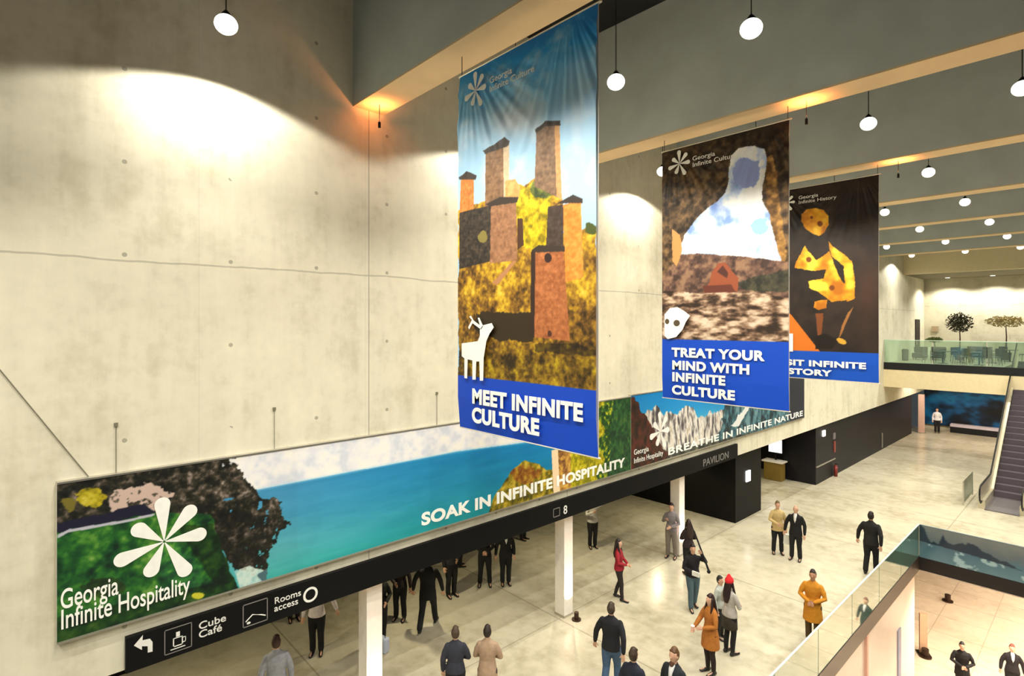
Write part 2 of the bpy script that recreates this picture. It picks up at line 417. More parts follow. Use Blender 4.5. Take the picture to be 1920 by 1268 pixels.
for i, x in enumerate([-7.9, -5.5, -3.1, -.7, 1.7]):
    t = empty('recessed_downlight', (x, 48.6, 10.95), 0, 'downlight in the lowered ceiling over the far gallery', 'lamp', 'downlights over the far gallery')
    MB().cyl(0, 0, -.04, 0, .16).build('trim_ring', M_steel, t); MB().cyl(0, 0, -.06, -.04, .13).build('lens', M_glow, t)
    spot((0, 0, -.1), 500, LAMP_COL, 140, .4, t, .08)

# ------------------------------------------------------------------ columns with foot uplights
for i in range(3):
    y = 5.28+BAY*i*1.01
    t = empty('square_column', (-9.87, y, 0), 0, ['pale square column nearest the camera under the black sign', 'pale square column in the middle, beyond the group in black', 'pale square column by the black corner wall, man in grey beside it'][i], 'column', 'columns under the concrete wall')
    MB().box(-.165, .165, -.165, .165, 0.06, 2.78).build('shaft', M_white, t)
    MB().box(-.175, .175, -.175, .175, 0, .06).build('base_plate', M_steel, t)
    u = empty('column_uplight', (-9.87+.42, y+.02, 0), 0, ['dark round uplight at the foot of the nearest column', 'dark round uplight at the foot of the middle column', 'dark round uplight at the foot of the column by the black wall'][i], 'spotlight')
    MB().cyl(0, 0, 0, .03, .12).cyl(0, 0, .03, .2, .06).build('housing', mat('bronze metal', (60, 40, 28), .5, metal=.5), u)
    s_ = spot((0, 0, .22), 170, (1, .66, .52), 80, .6, u, .03, None); s_.rotation_euler = (PI, math.radians(-9), 0)
cp = on_z(1724, 813)
t = empty('square_column', (-9.2, 47.6, 0), 0, 'slim pinkish column at the far end of the black wall', 'column', 'columns under the concrete wall')
MB().box(-.16, .16, -.16, .16, 0, 2.7).build('shaft', mat('pink white paint', (226, 190, 178), .6), t)
MB().cyl(0, 0, 0, .05, .24).build('base_plate', M_steel, t)

# ------------------------------------------------------------------ big printed banners on the wall
WB = WX+.10
def wall_banner(y0, y1, z0, z1, nu, nv, label):
    t = empty('wall_banner', (WX, y0, z0), 0, label, 'banner', 'long printed banners along the concrete wall')
    A = Art(Vector((WB, y0, z0)), Vector((0, y1-y0, 0)), Vector((0, 0, z1-z0)), nu, nv)
    return t, A
def finish_wall(t, A, y0, y1, z0, z1):
    A.build('print', t, M_board).matrix_parent_inverse = Matrix.Translation(-Vector(t.location))
    o = MB().box(.0, .096, 0, y1-y0, 0, z1-z0).build('backing_panel', M_white, t)
    o2 = MB().box(.0, .11, 0, y1-y0, -.03, 0.0).box(.0, .11, 0, y1-y0, z1-z0, z1-z0+.025).build('edge_rail', M_steel, t)
PINV = lambda t: Matrix.Translation(-Vector(t.location))
def reparent(o, t): o.parent = t; o.matrix_parent_inverse = PINV(t); return o

SY0, SY1, SZ0, SZ1 = .50, 13.25, 3.50, 5.58
t, A = wall_banner(SY0, SY1, SZ0, SZ1, 1150, 230, 'long sea view banner with white flower emblem, nearer of the two on the wall')
n = fbm(A.a*5, A.b*5, 11); n2 = fbm(A.a*11, A.b*11, 23, 6)
hor = np.interp(A.U, [100, 380, 500, 863, 1000, 1100, 1180], [1000, 940, 915, 846, 828, 815, 800])
sky = A.grad(n, [(.3, (205, 210, 222)), (.5, (226, 226, 230)), (.7, (236, 233, 228))])
A.c = sky
fr = np.clip((A.V-hor)/np.maximum(np.interp(A.U, [100, 520, 1010, 1180], [260, 190, 120, 100]), 1), 0, 1)
lr = np.clip((A.U-520)/480, 0, 1)
seaL = A.grad(fr, [(0, (60, 135, 180)), (.3, (70, 150, 185)), (.65, (85, 170, 180)), (1, (45, 160, 150))])
seaR = A.grad(fr, [(0, (0, 120, 180)), (.4, (0, 118, 165)), (.7, (0, 125, 155)), (1, (10, 128, 135))])
sea = seaL*(1-lr[..., None])+seaR*lr[..., None]+((fbm(A.a*1.2, A.b*9, 31)-.5)*22)[..., None]
A.fill(A.V > hor, sea)
A.fill(np.exp(-((A.V-hor)/2.5)**2)*.5, (150, 205, 230))
# left trees on the headland
tree = A.grad(n2*.7+n*.3+(fbm(A.a*30, A.b*30, 29, 3)-.5)*.35, [(.25, (12, 14, 14)), (.45, (28, 30, 24)), (.56, (56, 52, 42)), (.68, (104, 92, 82)), (.82, (170, 158, 150))])
msk = A.poly([(90, 900), (440, 850), (452, 885), (470, 905), (485, 925), (525, 945), (538, 985), (522, 1010), (505, 1050), (490, 1085), (455, 1075), (440, 1060), (400, 1010), (90, 1010)], wob=22, sc=5)
A.fill(msk & (fbm(A.a*9, A.b*9, 27)+.6*np.clip((470-A.U)/200, 0, .4) > .36), tree)
A.fill(msk & (A.U > 395) & (A.V > 965) & (n2 > .42), tree*.7)
A.fill(A.ell(260, 935, 62, 26, -.2, .5, 9) & (n2 < .58), (196, 172, 160))
A.fill(A.ell(175, 935, 30, 17, 0, .6, 12), A.grad(n2, [(.3, (70, 66, 20)), (.6, (176, 160, 30)), (.8, (200, 190, 90))]))
A.fill(A.ell(130, 945, 14, 14, 0, .6, 13), (110, 100, 40))
A.fill(A.poly([(100, 985), (270, 945), (300, 965), (110, 1010)], wob=5), (26, 26, 46))
grs = A.grad(n2*.6+n*.4, [(.28, (8, 34, 26)), (.42, (16, 62, 32)), (.55, (34, 94, 36)), (.66, (70, 126, 44)), (.8, (130, 160, 80))])
g = A.poly([(90, 1005), (150, 990), (235, 975), (300, 960), (395, 965), (420, 1040), (448, 1110), (90, 1300)], wob=5)
A.fill(g, grs)
A.fill(g & A.poly([(330, 985), (400, 985), (420, 1030), (446, 1115), (420, 1120), (360, 1030)], wob=7), grs*.6)
A.fill(g & A.ell(330, 1060, 55, 30, .7, .6, 15), grs*1.1+8)
A.fill(g & (A.V > np.interp(A.U, [100, 440], [1160, 1085])), grs*.62)
A.fill(A.ell(190, 1100, 40, 18, 0, .6, 18) & g, grs*.55+(14, 8, 6))
A.fill(A.ell(370, 1116, 12, 7, 0, .6, 19), (196, 190, 50))
A.fill(A.poly([(108, 1003), (128, 993), (235, 975), (290, 963), (290, 967), (235, 980), (128, 999), (108, 1010)]), (178, 178, 190))
A.fill(A.poly([(448, 1105), (440, 1070), (470, 1062), (500, 1075), (490, 1092)], wob=5), A.grad(n2, [(.3, (150, 190, 190)), (.6, (200, 218, 210)), (.8, (120, 130, 120))]))
A.fill(A.poly([(500, 1095), (500, 1068), (480, 1080)], wob=3), (70, 100, 110))
# right hillside
hill = A.grad(n2*.7+n*.3, [(.3, (66, 60, 12)), (.45, (112, 100, 20)), (.58, (160, 138, 30)), (.72, (198, 170, 60))])
hm = A.poly([(912, 975), (925, 935), (945, 905), (965, 878), (985, 864), (1005, 868), (1025, 882), (1040, 880), (1045, 800), (1200, 700), (1200, 940)], wob=3)
A.fill(hm, hill)
A.fill(A.ell(985, 890, 26, 18, 0, .5, 22), A.grad(n2, [(.3, (110, 60, 20)), (.6, (160, 110, 30)), (.8, (180, 160, 50))]))
A.fill(hm & (A.U > 1045) & (A.U < 1085), A.grad(n2, [(.3, (110, 70, 40)), (.6, (190, 140, 60)), (.8, (225, 190, 90))]))
A.fill(hm & (A.U > 1070) & (A.U < 1140), A.grad(n2, [(.35, (120, 116, 10)), (.55, (178, 164, 14)), (.75, (214, 200, 60))]))
A.fill(hm & (A.U > 1126+8*np.sin(A.V/9)), A.grad(n2, [(.3, (20, 52, 22)), (.5, (44, 88, 30)), (.66, (150, 160, 30)), (.8, (220, 210, 40))]))
A.fill(A.poly([(1150, 745), (1200, 735), (1200, 920), (1138, 930)], wob=8), A.grad(n2, [(.3, (16, 50, 30)), (.6, (40, 90, 44)), (.8, (80, 110, 40))]))
A.fill(A.poly([(1034, 845), (1046, 842), (1050, 925), (1038, 930)]), (232, 206, 168))
A.blur(1)
finish_wall(t, A, SY0, SY1, SZ0, SZ1)
reparent(flower(Vector((WB+.006, PC.y, PC.z)), 'wall', 1.0, M_ivory, None), t)
def fitted(body, y0, y1, z, size, m, bold=0.0):
    o = text(body, Vector((WB+.006, y0, z)), 'wall', size, m, None, bold=bold)
    w = max(v.co.y for v in o.data.vertices)-y0
    for v in o.data.vertices: v.co.y = y0+(v.co.y-y0)*(y1-y0)/w
    return o
reparent(fitted('Georgia', SY0+.03, on_x(222, 1120, WB).y, on_x(165, 1129, WB).z, .37, M_ivory, .008), t)
reparent(fitted('Infinite Hospitality', SY0+.03, on_x(356, 1110, WB).y, on_x(220, 1150, WB).z, .37, M_ivory, .008), t)
p0 = on_x(785, 983); p1 = on_x(1166, 884)
o = text('SOAK IN INFINITE HOSPITALITY', Vector((WB+.006, p0.y, p0.z)), 'wall', .34, M_ivory, None, wide=1.0, bold=.04, space=1.05)
w = max(v.co.y for v in o.data.vertices)-p0.y
for v in o.data.vertices: v.co.y = p0.y+(v.co.y-p0.y)*(p1.y-p0.y)/w
reparent(o, t)

MY0, MY1, MZ0, MZ1 = 13.27, 26.4, 3.50, 5.62
t, A = wall_banner(MY0, MY1, MZ0, MZ1, 700, 180, 'long snowy mountain banner, farther of the two on the concrete wall')
n = fbm(A.a*3, A.b*3, 41); n2 = fbm(A.a*7, A.b*4, 43, 5)
A.c = A.grad(A.B, [(.3, (90, 180, 215)), (.7, (20, 140, 205)), (1, (0, 128, 200))])
ridge = np.interp(A.U, [1160, 1205, 1232, 1246, 1262, 1276, 1290, 1312, 1330, 1350, 1370, 1390, 1510], [770, 775, 764, 770, 780, 770, 757, 775, 772, 765, 768, 760, 700])+ (fbm(A.a*2.4, A.a*0+3, 47)-.5)*30
rock = A.grad(fbm(A.a*9, A.b*3+A.a*3, 49), [(.3, (70, 66, 70)), (.42, (136, 130, 126)), (.52, (206, 202, 198)), (.64, (232, 226, 214)), (.8, (176, 160, 140))])
A.fill(A.V > ridge, rock)
A.fill(A.poly([(1372, 700), (1520, 680), (1520, 800), (1330, 840), (1350, 810)], wob=4), A.grad(n2, [(.3, (22, 36, 44)), (.5, (50, 96, 110)), (.7, (104, 142, 150))]))
A.fill(A.poly([(1478, 700), (1520, 690), (1520, 790), (1480, 790)], wob=3), (34, 40, 52))
A.fill(A.poly([(1370, 800), (1400, 760), (1412, 752), (1400, 775), (1384, 800)], wob=3), (220, 224, 222))
dark = A.poly([(1160, 880), (1245, 845), (1290, 838), (1360, 822), (1450, 802), (1520, 780), (1520, 830), (1160, 920)], wob=4)
A.fill(dark, A.grad(n2, [(.3, (24, 26, 26)), (.55, (60, 66, 60)), (.75, (120, 118, 104))]))
A.fill(A.poly([(1160, 740), (1190, 745), (1205, 775), (1222, 800), (1245, 845), (1262, 850), (1165, 925)], wob=5), A.grad(n2, [(.3, (30, 20, 16)), (.5, (66, 34, 22)), (.7, (96, 40, 30))]))
A.fill(A.V > np.interp(A.U, [1177, 1500], [893, 800]), A.grad(n2, [(.3, (120, 112, 92)), (.7, (190, 180, 150))]))
A.blur(1)
finish_wall(t, A, MY0, MY1, MZ0, MZ1)
q = on_x(1232, 808); reparent(flower(Vector((WB+.006, q.y, q.z)), 'wall', .92, M_ivory, None), t)
reparent(fitted('Georgia', on_x(1188, 850, WB).y, on_x(1216, 850, WB).y, on_x(1190, 853, WB).z, .22, M_ivory), t)
reparent(fitted('Infinite Hospitality', on_x(1188, 850, WB).y, on_x(1243, 850, WB).y, on_x(1190, 869, WB).z, .22, M_ivory), t)
p0 = on_x(1246, 865)
o = text('BREATHE IN INFINITE NATURE', Vector((WB+.006, p0.y, 3.60)), 'wall', .32, M_ivory, None, bold=.022, space=1.05)
w = max(v.co.y for v in o.data.vertices)-p0.y
for v in o.data.vertices: v.co.y = p0.y+(v.co.y-p0.y)*(26.2-p0.y)/w
reparent(o, t)
# anchors and cables holding the long banners
for i, (u, v) in enumerate([(218, 800), (515, 770), (820, 740)]):
    p = on_x(u, v, WX+.03)
    t = empty('banner_cable', (WX, p.y, 5.6), 0, ['thin cable and wall anchor above the tree end of the sea banner', 'thin cable and wall anchor above the middle of the sea banner', 'thin cable and wall anchor left of the tower banner'][i], 'cable', 'cables holding the long banners')
    MB().cyl(.015, 0, 0, p.z-5.6, .005, n=8).build('cable', mat('grey cable', (120, 116, 98), .6), t)
    MB().box(0, .03, -.022, .022, p.z-5.60, p.z-5.55).build('anchor', mat('grey cable', (120, 116, 98), .6), t)
a, b = on_x(5, 700, WX+.012), on_x(165, 893, WX+.012)
a = a+(a-b)*.6
tag(MB().loft([a, b], [.008, .008], 6).build('wall_cable', mat('grey cable', (120, 116, 98), .6)), 'thin grey cable running diagonally down the bare concrete at far left', 'cable')

# ------------------------------------------------------------------ black wayfinding sign under the wall
SG0, SG1 = 1.25, 19.95
sg = empty('overhead_sign', (WX, SG0, 2.80), 0, 'long black wayfinding sign along the bottom of the concrete wall', 'sign')
bevel(MB().box(0, .09, 0, SG1-SG0, -.04, .46).build('sign_panel', mat('black sign', (7, 7, 8), .6, spec=.2), sg), .005)
SXP = WX+.093
M_sg = mat('sign white', (232, 230, 224), .6); M_sgrey = mat('sign grey', (128, 124, 120), .6)
WA = AX['wall']
def onsign(u, v): q = on_x(u, v, SXP); return (q.y, q.z)
arrow = [onsign(*p) for p in [(251, 1211), (268, 1191), (267, 1201), (281, 1198), (286, 1204), (286, 1222), (277, 1224), (277, 1212), (266, 1212), (266, 1219)]]
reparent(MB().slab(arrow, Vector((SXP, 0, 0)), *WA, .003).build('arrow', M_sg), sg)
def frame(u0, v0, u1, v1, th):
    a = on_x(u0, v0, SXP); b = on_x(u1, v1, SXP); y0, y1 = a.y, b.y; z0, z1 = 2.83, 3.20
    mb = MB().box(SXP, SXP+.003, y0, y0+th, z0, z1).box(SXP, SXP+.003, y1-th, y1, z0, z1).box(SXP, SXP+.003, y0, y1, z0, z0+th).box(SXP, SXP+.003, y0, y1, z1-th, z1)
    return mb, y0, y1
mb, y0, y1 = frame(308, 1200, 360, 1180, .012)
reparent(mb.build('pictogram_frame', M_sgrey), sg)
ym = (y0+y1)/2
cup = MB().box(SXP, SXP+.003, ym-.07, ym-.055, 2.91, 3.04).box(SXP, SXP+.003, ym+.045, ym+.06, 2.91, 3.04).box(SXP, SXP+.003, ym-.07, ym+.06, 2.91, 2.925).box(SXP, SXP+.003, ym-.10, ym+.09, 2.875, 2.888)
cup.box(SXP, SXP+.003, ym+.06, ym+.10, 2.94, 2.952).box(SXP, SXP+.003, ym+.06, ym+.10, 3.01, 3.022).box(SXP, SXP+.003, ym+.09, ym+.10, 2.94, 3.022).box(SXP, SXP+.003, ym-.03, ym+.02, 3.05, 3.12).box(SXP, SXP+.003, ym-.07, ym+.06, 3.03, 3.042)
reparent(cup.build('cup_pictogram', M_sg), sg)
p = on_x(372, 1190, SXP); reparent(text('Cube\nCafé', Vector((SXP, p.y, 3.045)), 'wall', .155, M_sg, None, bold=.008, gap=.85, wide=1.15), sg)
mb, y0, y1 = frame(455, 1150, 502, 1130, .014)
reparent(mb.build('pictogram_frame', M_sgrey), sg)
esc = MB().loft([(SXP, y0+.05, 2.92), (SXP, y0+.15, 3.0), (SXP, y1-.10, 2.95), (SXP, y1-.04, 2.92)], [.009]*4, 6).ball((SXP, y0+.09, 2.885), (.004, .03, .02))
reparent(esc.build('pictogram', M_sg), sg)
p = on_x(514, 1130, SXP); reparent(text('Rooms\naccess', Vector((SXP, p.y, 3.05)), 'wall', .15, M_sg, None, bold=.004, gap=.85, wide=1.05), sg)
p = on_x(567, 1110, SXP); reparent(text('O', Vector((SXP, p.y, 2.885)), 'wall', .36, M_sg, None, bold=.006, wide=.95), sg)
p = on_x(1037, 960, SXP); reparent(text('8', Vector((SXP, p.y+.38, 2.88)), 'wall', .30, M_sg, None, bold=.005), sg)
reparent(MB().box(SXP, SXP+.003, p.y, p.y+.25, 2.88, 2.90).box(SXP, SXP+.003, p.y, p.y+.25, 3.08, 3.10).box(SXP, SXP+.003, p.y, p.y+.02, 2.88, 3.1).box(SXP, SXP+.003, p.y+.23, p.y+.25, 2.88, 3.1).build('pictogram_frame', M_sgrey), sg)
p = on_x(1318, 880, SXP); reparent(text('PAVILION', Vector((SXP, p.y, 2.86)), 'wall', .34, M_sgrey, None, wide=1.25, bold=.004), sg)

# ------------------------------------------------------------------ hanging banners
def hanging(y, u0, vt0, vb0, u1, vt1, vb1, nu, nv, label, split_v):
    a = on_y(u0, vb0, y); b = on_y(u1, vb1, y); zt = (on_y(u0, vt0, y).z+on_y(u1, vt1, y).z)/2; zb = (a.z+b.z)/2
    x0, x1 = a.x, b.x
    t = empty('hanging_banner', (x0, y, zb), 0, label, 'banner', 'tall printed banners hanging from the beams')
    A = Art(Vector((x0, y, zb)), Vector((x1-x0, 0, 0)), Vector((0, 0, zt-zb)), nu, nv)
    zs = on_y(*split_v, y).z
    return t, A, x0, x1, zb, zt, zs
def finish_hang(t, A, x0, x1, zb, zt, y, fold):
    A.build('printed_cloth', t, M_print, fold, (0, -1, 0)).matrix_parent_inverse = PINV(t)
    MB().box(.002, x1-x0-.002, .006, .010, 0.002, zt-zb-.002).build('back_cloth', M_white, t)
    MB().loft([(-.03, 0.01, zt-zb+.015), (x1-x0+.03, 0.01, zt-zb+.015)], [.016, .016], 8, Vector((0, 0, 1))).build('top_rail', M_steel, t)
    MB().loft([(-.01, 0.01, -.01), (x1-x0+.01, 0.01, -.01)], [.012, .012], 8, Vector((0, 0, 1))).build('bottom_rail', M_white, t)
    for x in (.03, x1-x0-.03):
        MB().cyl(x, .01, zt-zb+.02, ZB-zb, .006, n=6).build('wire', M_darkmetal, t)
def folds(A, seed, amp):
    w = A.du.length; h = A.dv.length; x = A.a; d = h-A.b
    r = 0
    for cx in (.25, w-.45):
        ang = np.arctan2(x-cx, d+.25); rr = np.sqrt((x-cx)**2+d**2)
        r = r+(np.sin(ang*26+seed)+.6*np.sin(ang*57+2*seed))*np.exp(-((rr-.8)/.9)**2)*.5*(np.minimum(d, .4)/.4)
    r = r+.6*np.sin(x*2.3+seed)*np.minimum(d, 1)
    return amp*(r+1.6)*np.minimum(1, d*3+.15)*np.minimum(1, A.b*2+.1)
def blockwords(rows, y, t, cap):
    for s_, u0, u1, v in rows:                       # word row, its two ends and the height of its foot
        q = on_y(u0, v, y); w_ = on_y(u1, v, y).x-q.x
        o = text(s_, Vector((q.x, y, q.z)), 'hang', cap/.70, M_ivory, None, bold=.045, space=1.08)
        xs = [p_.co.x for p_ in o.data.vertices]; k = w_/(max(xs)-q.x)
        for p_ in o.data.vertices: p_.co.x = q.x+(p_.co.x-q.x)*k
        reparent(o, t)

BY = B0
t, A, x0, x1, zb, zt, zs = hanging(BY, 863, 147, 800, 1122, 5, 858, 330, 660, 'nearest hanging banner, stone towers on a golden hillside above a blue band', (863, 703))
n = fbm(A.a*3, A.b*3, 61); n2 = fbm(A.a*11, A.b*11, 63); n3 = fbm(A.a*26, A.b*26, 65, 3)
V2 = A.V+ (A.U-863)*.30*np.clip((420-A.V)/300, 0, 1)
A.c = A.grad(V2, [(110, (0, 108, 190)), (140, (20, 136, 214)), (190, (110, 186, 236)), (260, (150, 198, 232)), (380, (172, 208, 240)), (460, (156, 196, 240))])
A.fill(np.exp(-((A.U-965)/45)**2-((A.V-225)/30)**2)*.8, (222, 226, 236))
A.fill(np.exp(-((A.U-1090)/40)**2-((A.V-200)/110)**2)*.55, (190, 214, 244))
A.fill(np.clip((n-.5)*2.2, 0, .6)*(A.V < 380), (210, 224, 240))
gold = A.grad(n2*.4+n3*.25+n*.35+.05*np.clip((560-A.V)/120, -1, 1), [(.30, (44, 30, 10)), (.40, (96, 66, 22)), (.48, (140, 100, 30)), (.56, (182, 140, 30)), (.64, (214, 176, 44)), (.75, (226, 200, 90))])
gold = gold*(1-.35*np.exp(-((A.V-690)/45)**2)[..., None]*np.array([.3, .1, .8]))
A.fill(A.poly([(863, 395), (920, 375), (960, 340), (985, 350), (1010, 330), (1055, 365), (1060, 440), (1100, 430), (1122, 425), (1130, 745), (863, 720)], wob=5), gold)
A.fill(A.poly([(960, 365), (1000, 345), (1035, 370), (1030, 460), (975, 470)], wob=9, sc=5), A.grad(n2, [(.3, (120, 104, 6)), (.5, (196, 168, 12)), (.7, (232, 206, 40))]))
A.fill(A.ell(1020, 352, 26, 24, 0, .35, 7), A.grad(n2, [(.3, (50, 64, 30)), (.5, (104, 112, 44)), (.7, (168, 166, 70))]))
def tower(pts, col, dark=False, cap=None, shade=None):
    base = np.array(col, float); tex = (n3-.5)*70+((fbm(A.a*8, A.b*30, 71)-.5)*46)
    m = A.poly(pts); A.fill(m, base+tex[..., None]*np.array([1, .8, .6]))
    if shade: A.fill(A.poly(shade[0]), np.array(shade[1], float)+tex[..., None]*.5)
    if cap: A.fill(A.poly(cap), (54, 44, 38))
tower([(868, 335), (893, 335), (893, 392), (866, 400)], (206, 124, 58), cap=[(864, 334), (880, 322), (898, 330), (896, 338), (866, 338)])
tower([(915, 285), (955, 268), (957, 385), (913, 390)], (132, 98, 70), cap=[(910, 284), (950, 258), (958, 266), (956, 274), (914, 290)], shade=([(946, 272), (957, 268), (958, 385), (947, 385)], (206, 182, 150)))
tower([(950, 340), (968, 336), (978, 352), (975, 375), (950, 380)], (214, 156, 92))
tower([(1008, 240), (1050, 230), (1056, 375), (1004, 350)], (124, 96, 74), cap=[(1005, 244), (1025, 228), (1052, 227), (1053, 236), (1024, 238), (1007, 250)], shade=([(1042, 234), (1051, 232), (1057, 378), (1046, 368)], (200, 150, 98)))
tower([(866, 400), (925, 385), (925, 490), (866, 505)], (52, 44, 38)); A.fill(A.ell(908, 445, 9, 11, 0, .5, 8), (130, 118, 60))
tower([(924, 382), (970, 378), (972, 488), (922, 495)], (150, 106, 76), cap=[(914, 384), (940, 370), (974, 370), (972, 380), (922, 388)])
A.fill(A.poly([(972, 410), (982, 410), (984, 460), (972, 470)]), (74, 46, 32))
tower([(1058, 385), (1093, 376), (1098, 520), (1064, 530)], (220, 138, 56), cap=[(1044, 384), (1078, 366), (1097, 374), (1096, 382), (1062, 382)], shade=([(1030, 388), (1059, 384), (1060, 470), (1026, 470)], (66, 52, 44)))
A.fill(A.ell(1112, 430, 12, 12, 0, .5, 9), (70, 80, 30))
A.fill(A.poly([(900, 585), (1002, 590), (1002, 640), (930, 640), (895, 620)], wob=8), (48, 36, 18))
tower([(1003, 470), (1060, 472), (1072, 640), (1000, 632)], (166, 98, 56), cap=[(998, 470), (1012, 460), (1062, 462), (1062, 472), (1002, 474)])
A.fill(A.poly([(998, 472), (1006, 472), (1004, 634), (996, 632)]), (50, 32, 26)); A.fill(A.ell(1030, 484, 7, 9), (46, 26, 24)); A.fill(A.ell(1033, 626, 4, 6), (70, 40, 30))
A.fill(A.poly([(925, 530), (965, 488), (972, 490), (935, 535)], wob=3), (176, 124, 84))
A.fill(A.poly([(1004, 645), (1080, 640), (1122, 660), (1122, 668), (1004, 660)], wob=6), gold*.55)
A.fill(A.Z < zs+.0, (8, 66, 186)); A.blur(1)
finish_hang(t, A, x0, x1, zb, zt, BY, folds(A, 1.3, .020))
YF = BY-.075
def deer(t, x0, y):
    mb = MB(); P = lambda u, v: (lambda q: (q.x, q.z))(on_y(u, v, y))
    O = Vector((0, y, 0)); H = AX['hang']
    mb.slab([P(*p) for p in [(866, 644), (896, 640), (900, 630), (900, 618), (906, 610), (922, 606), (926, 614), (918, 626), (912, 640), (907, 672), (906, 714), (900, 714), (899, 678), (893, 678), (892, 712), (886, 712), (886, 676), (877, 674), (876, 710), (871, 709), (871, 672), (866, 668)]], O, *H, .003)
    mb.slab([P(*p) for p in [(902, 618), (886, 606), (880, 618), (878, 614), (885, 600), (880, 594), (883, 592), (888, 601), (900, 610), (896, 596), (899, 596), (906, 612)]], O, *H, .003)
    return mb.build('deer_emblem', M_ivory)
reparent(deer(t, x0, YF), t)
reparent(flower(on_y(892, 170, YF), 'hang', .42, M_ivory, None), t)
p = on_y(916, 150, YF)
reparent(text('Georgia\nInfinite Culture', Vector((p.x+.02, YF, p.z-.06)), 'hang', .12, M_ivory, None, wide=1.2), t)
YF = BY-.055
blockwords([('MEET INFINITE', 885, 1093, 755), ('CULTURE', 885, 1011, 790)], YF, t, .20)

BY = B0+BAY
t, A, x0, x1, zb, zt, zs = hanging(BY, 1243, 284, 745, 1480, 228, 771, 250, 500, 'middle hanging banner, cave opening over a rocky valley above a blue band', (1243, 636))
n = fbm(A.a*3, A.b*3, 81); n2 = fbm(A.a*10, A.b*10, 83); n3 = fbm(A.a*22, A.b*16, 85, 3)
A.c = A.grad(n2+(n-.5)*.5, [(.25, (34, 24, 16)), (.45, (66, 50, 34)), (.6, (96, 74, 50)), (.8, (130, 100, 66))])*np.clip(.55+.55*(A.V-250)/140, .5, 1.05)[..., None]
A.fill(A.poly([(1435, 300), (1452, 290), (1476, 470), (1470, 600), (1440, 420)], wob=6), A.grad(n2, [(.3, (80, 54, 24)), (.6, (150, 110, 56)), (.8, (190, 140, 70))]))
op = A.poly([(1372, 290), (1385, 278), (1415, 274), (1434, 280), (1441, 300), (1432, 345), (1430, 375), (1443, 400), (1455, 450), (1468, 495), (1480, 520), (1480, 600), (1275, 600), (1273, 470), (1285, 440), (1310, 405), (1345, 378), (1362, 362), (1366, 340)], wob=3)
A.fill(op, A.grad(n, [(.25, (120, 150, 214)), (.42, (186, 204, 236)), (.52, (226, 230, 240)), (.7, (236, 238, 246))]))
A.fill(op & A.ell(1402, 325, 26, 28, 0, .4, 33), (140, 156, 214))
A.fill(op & A.ell(1425, 425, 16, 16, 0, .4, 34), (140, 184, 226))
A.fill(A.poly([(1275, 478), (1310, 476), (1400, 482), (1482, 492), (1482, 640), (1243, 640), (1243, 520)], wob=2), A.grad(n2, [(.3, (60, 44, 40)), (.5, (104, 76, 64)), (.7, (140, 108, 84))]))
A.fill(A.poly([(1380, 530), (1482, 505), (1482, 548), (1400, 548)], wob=5), A.grad(n2, [(.3, (34, 36, 30)), (.6, (70, 66, 50))]))
A.fill(A.poly([(1243, 545), (1320, 550), (1400, 545), (1482, 560), (1482, 640), (1243, 640)], wob=6), A.grad(fbm(A.a*5, A.b*13, 87, 6)*.75+n*.25, [(.34, (44, 32, 24)), (.44, (98, 74, 58)), (.52, (150, 122, 100)), (.6, (196, 172, 148)), (.72, (216, 198, 178))]))
A.fill(A.poly([(1335, 512), (1348, 494), (1362, 492), (1374, 510), (1386, 522), (1384, 545), (1318, 548), (1330, 530)], wob=2), (140, 72, 46))
A.fill(A.poly([(1345, 510), (1356, 498), (1366, 512), (1364, 522)]), (74, 40, 34)); A.fill(A.poly([(1318, 536), (1372, 534), (1380, 548), (1322, 550)]), (92, 46, 34))
A.fill(A.poly([(1262, 430), (1276, 440), (1280, 470), (1270, 500), (1262, 490)], wob=3), (196, 142, 84))
A.fill(A.Z < zs, (6, 70, 190)); A.blur(1)
finish_hang(t, A, x0, x1, zb, zt, BY, folds(A, 2.1, .014))
YF = BY-.06
mb = MB(); P = lambda u, v: (lambda q: (q.x, q.z))(on_y(u, v, YF))
mb.slab([P(*p) for p in [(1246, 590), (1256, 578), (1270, 576), (1284, 584), (1294, 592), (1286, 604), (1280, 618), (1268, 632), (1252, 636), (1246, 630)]], Vector((0, YF, 0)), *AX['hang'], .003)
reparent(mb.build('mask_emblem', M_ivory), t)
mb = MB()
for cu_, cv_, ru, rv in [(1269, 606, 6, 6), (1251, 603, 4, 5)]:
    mb.slab([P(cu_+ru*math.cos(a_), cv_+rv*math.sin(a_)) for a_ in np.linspace(0, 2*PI, 14)[:-1]], Vector((0, YF-.004, 0)), *AX['hang'], .003)
reparent(mb.build('mask_eyes', mat('mask eye brown', (84, 70, 50), .7)), t)
reparent(flower(on_y(1274, 307, YF), 'hang', .44, M_ivory, None), t)
p = on_y(1298, 300, YF)
reparent(text('Georgia\nInfinite Culture', Vector((p.x, YF, p.z-.02)), 'hang', .13, M_ivory, None, wide=1.2), t)
YF = BY-.045
blockwords([('TREAT YOUR', 1260, 1434, 668), ('MIND WITH', 1260, 1405, 692), ('INFINITE', 1260, 1360, 714), ('CULTURE', 1260, 1378, 738)], YF, t, .18)

